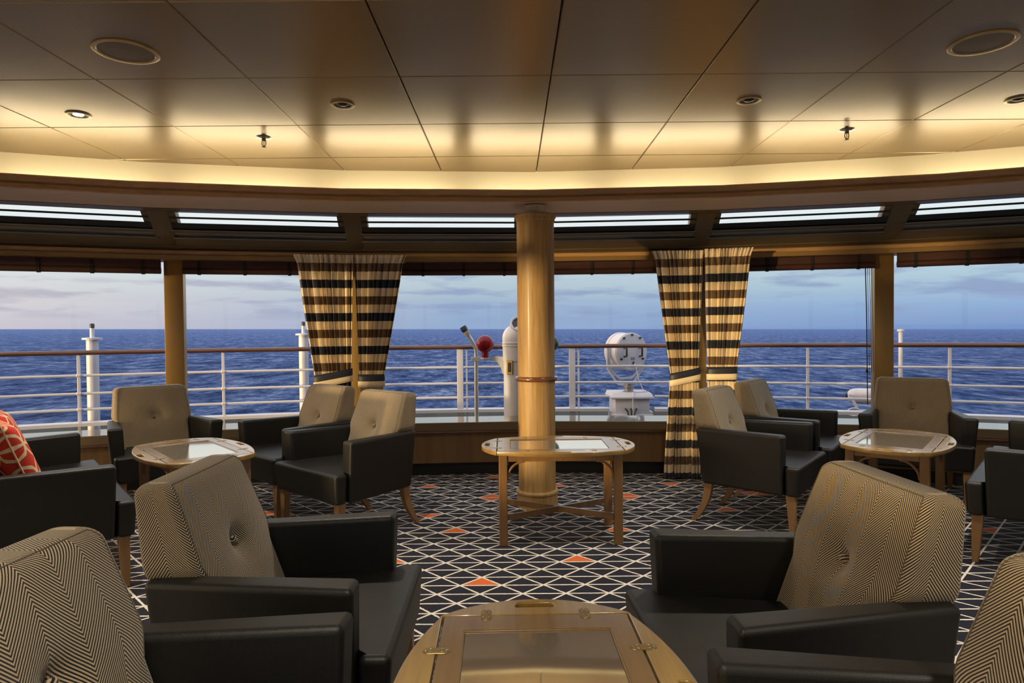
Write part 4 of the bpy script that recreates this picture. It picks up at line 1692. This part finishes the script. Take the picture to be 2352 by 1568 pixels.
# searchlight
t = thing('searchlight', (1.432, 8.13, ZD))
tag(t, 'big white ship searchlight on a box beyond the railing', 'searchlight')
bm = bmesh.new()
box(bm, (0, 0, 0.165), (0.41, 0.50, 0.33), 0.008, 2)
bx = obj('base_box', bm, M['white_paint'], t)
bm = bmesh.new()
box(bm, (0, 0, 0.345), (0.51, 0.56, 0.024), 0.004, 1)
hexa(bm, [(-.25, -.27, .356), (.25, -.27, .356), (.25, .27, .356), (-.25, .27, .356), (-.235, -.20, .398), (.235, -.20, .398), (.235, .26, .398), (-.235, .26, .398)], 0.004, 1)
obj('lid', bm, M['white_paint'], t)
bm = bmesh.new()
for s in (-1, 1):
    box(bm, (s * 0.215, -0.12, 0.09), (0.08, 0.24, 0.18), 0.02, 2)
box(bm, (0, -0.25, 0.075), (0.49, 0.06, 0.15), 0.012, 2)
obj('foot', bm, M['white_paint'], t)
bm = bmesh.new()
lathe(bm, [(0.085, 0.40), (0.055, 0.41), (0.055, 0.44), (0.062, 0.445), (0.062, 0.46), (0.05, 0.465), (0.05, 0.50)], 24)
obj('pivot', bm, M['gloss_dark'], t)
AXD = Vector((-0.42, 0.907, 0.0)).normalized()           # the beam points away and to the left
mt = AXD.to_track_quat('Z', 'Y').to_matrix().to_4x4()
SC = Vector((0.052, 0.09, 0.885))
bm = bmesh.new()
lathe(bm, [(0.225, 0.0), (0.236, 0.006), (0.236, 0.03), (0.228, 0.04), (0.228, 0.20), (0.240, 0.21), (0.240, 0.25), (0.225, 0.27), (0.20, 0.27)], 48, tuple(SC), mt)
dr = obj('drum', bm, M['white_paint'], t)
bm = bmesh.new()
lathe(bm, [(0.226, 0.001), (0.222, -0.006), (0.05, -0.012), (0.001, -0.012)], 48, tuple(SC), mt)
bp = obj('back_plate', bm, M['white_paint'], t)
side_ = AXD.cross(Vector((0, 0, 1))).normalized()
outn = -AXD
for s in (-1, 1):
    base_ = SC + side_ * (0.115 * s) + outn * 0.012
    bm = bmesh.new()
    tube(bm, [base_ + Vector((0, 0, 0.05)), base_ + outn * 0.05 + Vector((0, 0, 0.045)), base_ + outn * 0.05 + Vector((0, 0, -0.055)), base_ + Vector((0, 0, -0.06))], 0.012, 8)
    h_ = obj('handle', bm, M['black'], bp)
    h_['label'] = 'black grab handle'
for (a, b) in ((0, 0.21), (-0.12, 0.17), (0.12, 0.17), (-0.16, -0.09), (0.16, -0.09), (0.02, -0.14), (0.02, -0.18)):
    bm = bmesh.new()
    lathe(bm, [(0.013, 0.005), (0.013, 0.028), (0.006, 0.03)], 10, tuple(SC + side_ * a + Vector((0, 0, b))), (-AXD).to_track_quat('Z', 'Y').to_matrix().to_4x4())
    obj('knob', bm, M['black'], bp)
bm = bmesh.new()
c = SC + side_ * 0.01 + Vector((0, 0, -0.085)) + outn * 0.013
mt2 = Matrix(((side_.x, outn.x, 0, 0), (side_.y, outn.y, 0, 0), (0, 0, 1, 0), (0, 0, 0, 1)))
box(bm, tuple(c), (0.058, 0.004, 0.032), 0.001, 1, mt2)
obj('type_plate', bm, M['name_plate'], bp)
mid_ = SC + AXD * 0.13
for d_, zz, nm in ((0.275, 0.475, 'yoke'), (0.245, 0.545, 'yoke')):
    bm = bmesh.new()
    pts = []
    hwid = d_
    zc = SC.z
    for (a, b) in ((-1, 0.06), (-0.99, -0.10), (-0.97, -0.21), (-0.48, zz - zc + 0.02), (-0.36, zz - zc), (0.36, zz - zc), (0.48, zz - zc + 0.02), (0.97, -0.21), (0.99, -0.10), (1, 0.06)):
        pts.append(mid_ + side_ * (hwid * a) + Vector((0, 0, b)))
    tube(bm, pts, 0.015, 8)
    obj(nm, bm, M['white_paint'], t)
bm = bmesh.new()
p0 = SC + side_ * 0.02 + Vector((0, 0, -0.14)) + outn * 0.03
tube(bm, [p0, p0 + Vector((0.02, -0.01, -0.05)), p0 + Vector((0.05, 0, -0.20)), p0 + Vector((0.12, 0.05, -0.345)), (0.20, -0.12, 0.405), (0.02, -0.20, 0.405), (0.0, -0.29, 0.36), (0.0, -0.275, 0.30), (0.0, -0.29, 0.10)], 0.006, 8)
obj('cable', bm, M['cable'], t)
for s in (-1, 0, 1):
    bm = bmesh.new()
    tube(bm, [(s * 0.065 - 0.02, -0.248, 0.215), (s * 0.065 - 0.02, -0.272, 0.215), (s * 0.045 - 0.02, -0.285, 0.19), (s * 0.03 - 0.02, -0.285, 0.12)], 0.010, 8)
    obj('cable_gland', bm, M['black'], t)

# floodlight with a cable loop
FO = Vector((4.18, 7.96, ZD))
t = thing('floodlight', tuple(FO))
tag(t, 'white floodlight with looped cable beside the right far armchair', 'floodlight')
yaw = rad(-22)
dx, dy = Vector((math.cos(yaw), math.sin(yaw), 0)), Vector((-math.sin(yaw), math.cos(yaw), 0))
mt = dx.to_track_quat('Z', 'Y').to_matrix().to_4x4()
bm = bmesh.new()
lathe(bm, [(0.02, -0.13), (0.05, -0.125), (0.075, -0.10), (0.09, -0.06), (0.095, 0.0), (0.095, 0.28), (0.085, 0.33), (0.05, 0.37), (0.001, 0.375)], 28, (0, 0, 0.335), mt)
obj('housing', bm, M['white_paint'], t)
bm = bmesh.new()
lathe(bm, [(0.03, -0.15), (0.032, -0.125)], 14, (0, 0, 0.335), mt)
obj('end_cap', bm, M['black'], t)
bm = bmesh.new()
for off in (-0.11, 0.30):
    a = dx * off
    b = dx * (off + 0.17)
    n_ = dy * -0.105
    hexa(bm, [tuple(b + n_ + Vector((-0.02, 0, 0))), tuple(b + n_ + Vector((0.02, 0, 0))), tuple(b + n_ * 0.9 + Vector((0.02, 0, 0))), tuple(b + n_ * 0.9 + Vector((-0.02, 0, 0))),
              tuple(a + n_ + Vector((-0.02, 0, 0.36))), tuple(a + n_ + Vector((0.02, 0, 0.36))), tuple(a + n_ * 0.9 + Vector((0.02, 0, 0.36))), tuple(a + n_ * 0.9 + Vector((-0.02, 0, 0.36)))])
obj('bracket', bm, M['white_paint'], t, smooth=False)
bm = bmesh.new()
pts = []
for i in range(25):
    a = rad(-60 + 300 * i / 24)
    pts.append(Vector((-0.13, -0.14, 0.16)) + Vector((-0.085 * math.cos(a - rad(90)) * 0.9 - 0.01, 0.0, 0.045 * math.sin(a - rad(90)))))
pts = [Vector((0.10, -0.14, 0.03))] + pts + [Vector((0.08, -0.13, 0.18)), Vector((0.18, -0.1, 0.2))]
tube(bm, pts, 0.009, 8)
obj('cable', bm, M['cable'], t)

# the sea, level with the true horizon while the ship heels a little
bm = bmesh.new()
Rr = [0, 30, 80, 200, 600, 2000, 8000, 40000]
prev = None
nseg = 48
for q, r in enumerate(Rr[1:]):
    ring = [bm.verts.new((r * math.cos(2 * PI * i / nseg), r * math.sin(2 * PI * i / nseg), 0)) for i in range(nseg)]
    if prev is None:
        bm.faces.new(ring)
    else:
        for i in range(nseg):
            bm.faces.new((prev[i], ring[i], ring[(i + 1) % nseg], prev[(i + 1) % nseg]))
    prev = ring
sea = obj('sea', bm, M['sea'], smooth=False)
sea.location = (0, 0, -13.0)
sea.rotation_euler = (0, rad(0.5), 0)
sea['kind'] = 'stuff'
tag(sea, 'dark blue rippled open sea to the horizon', 'sea')
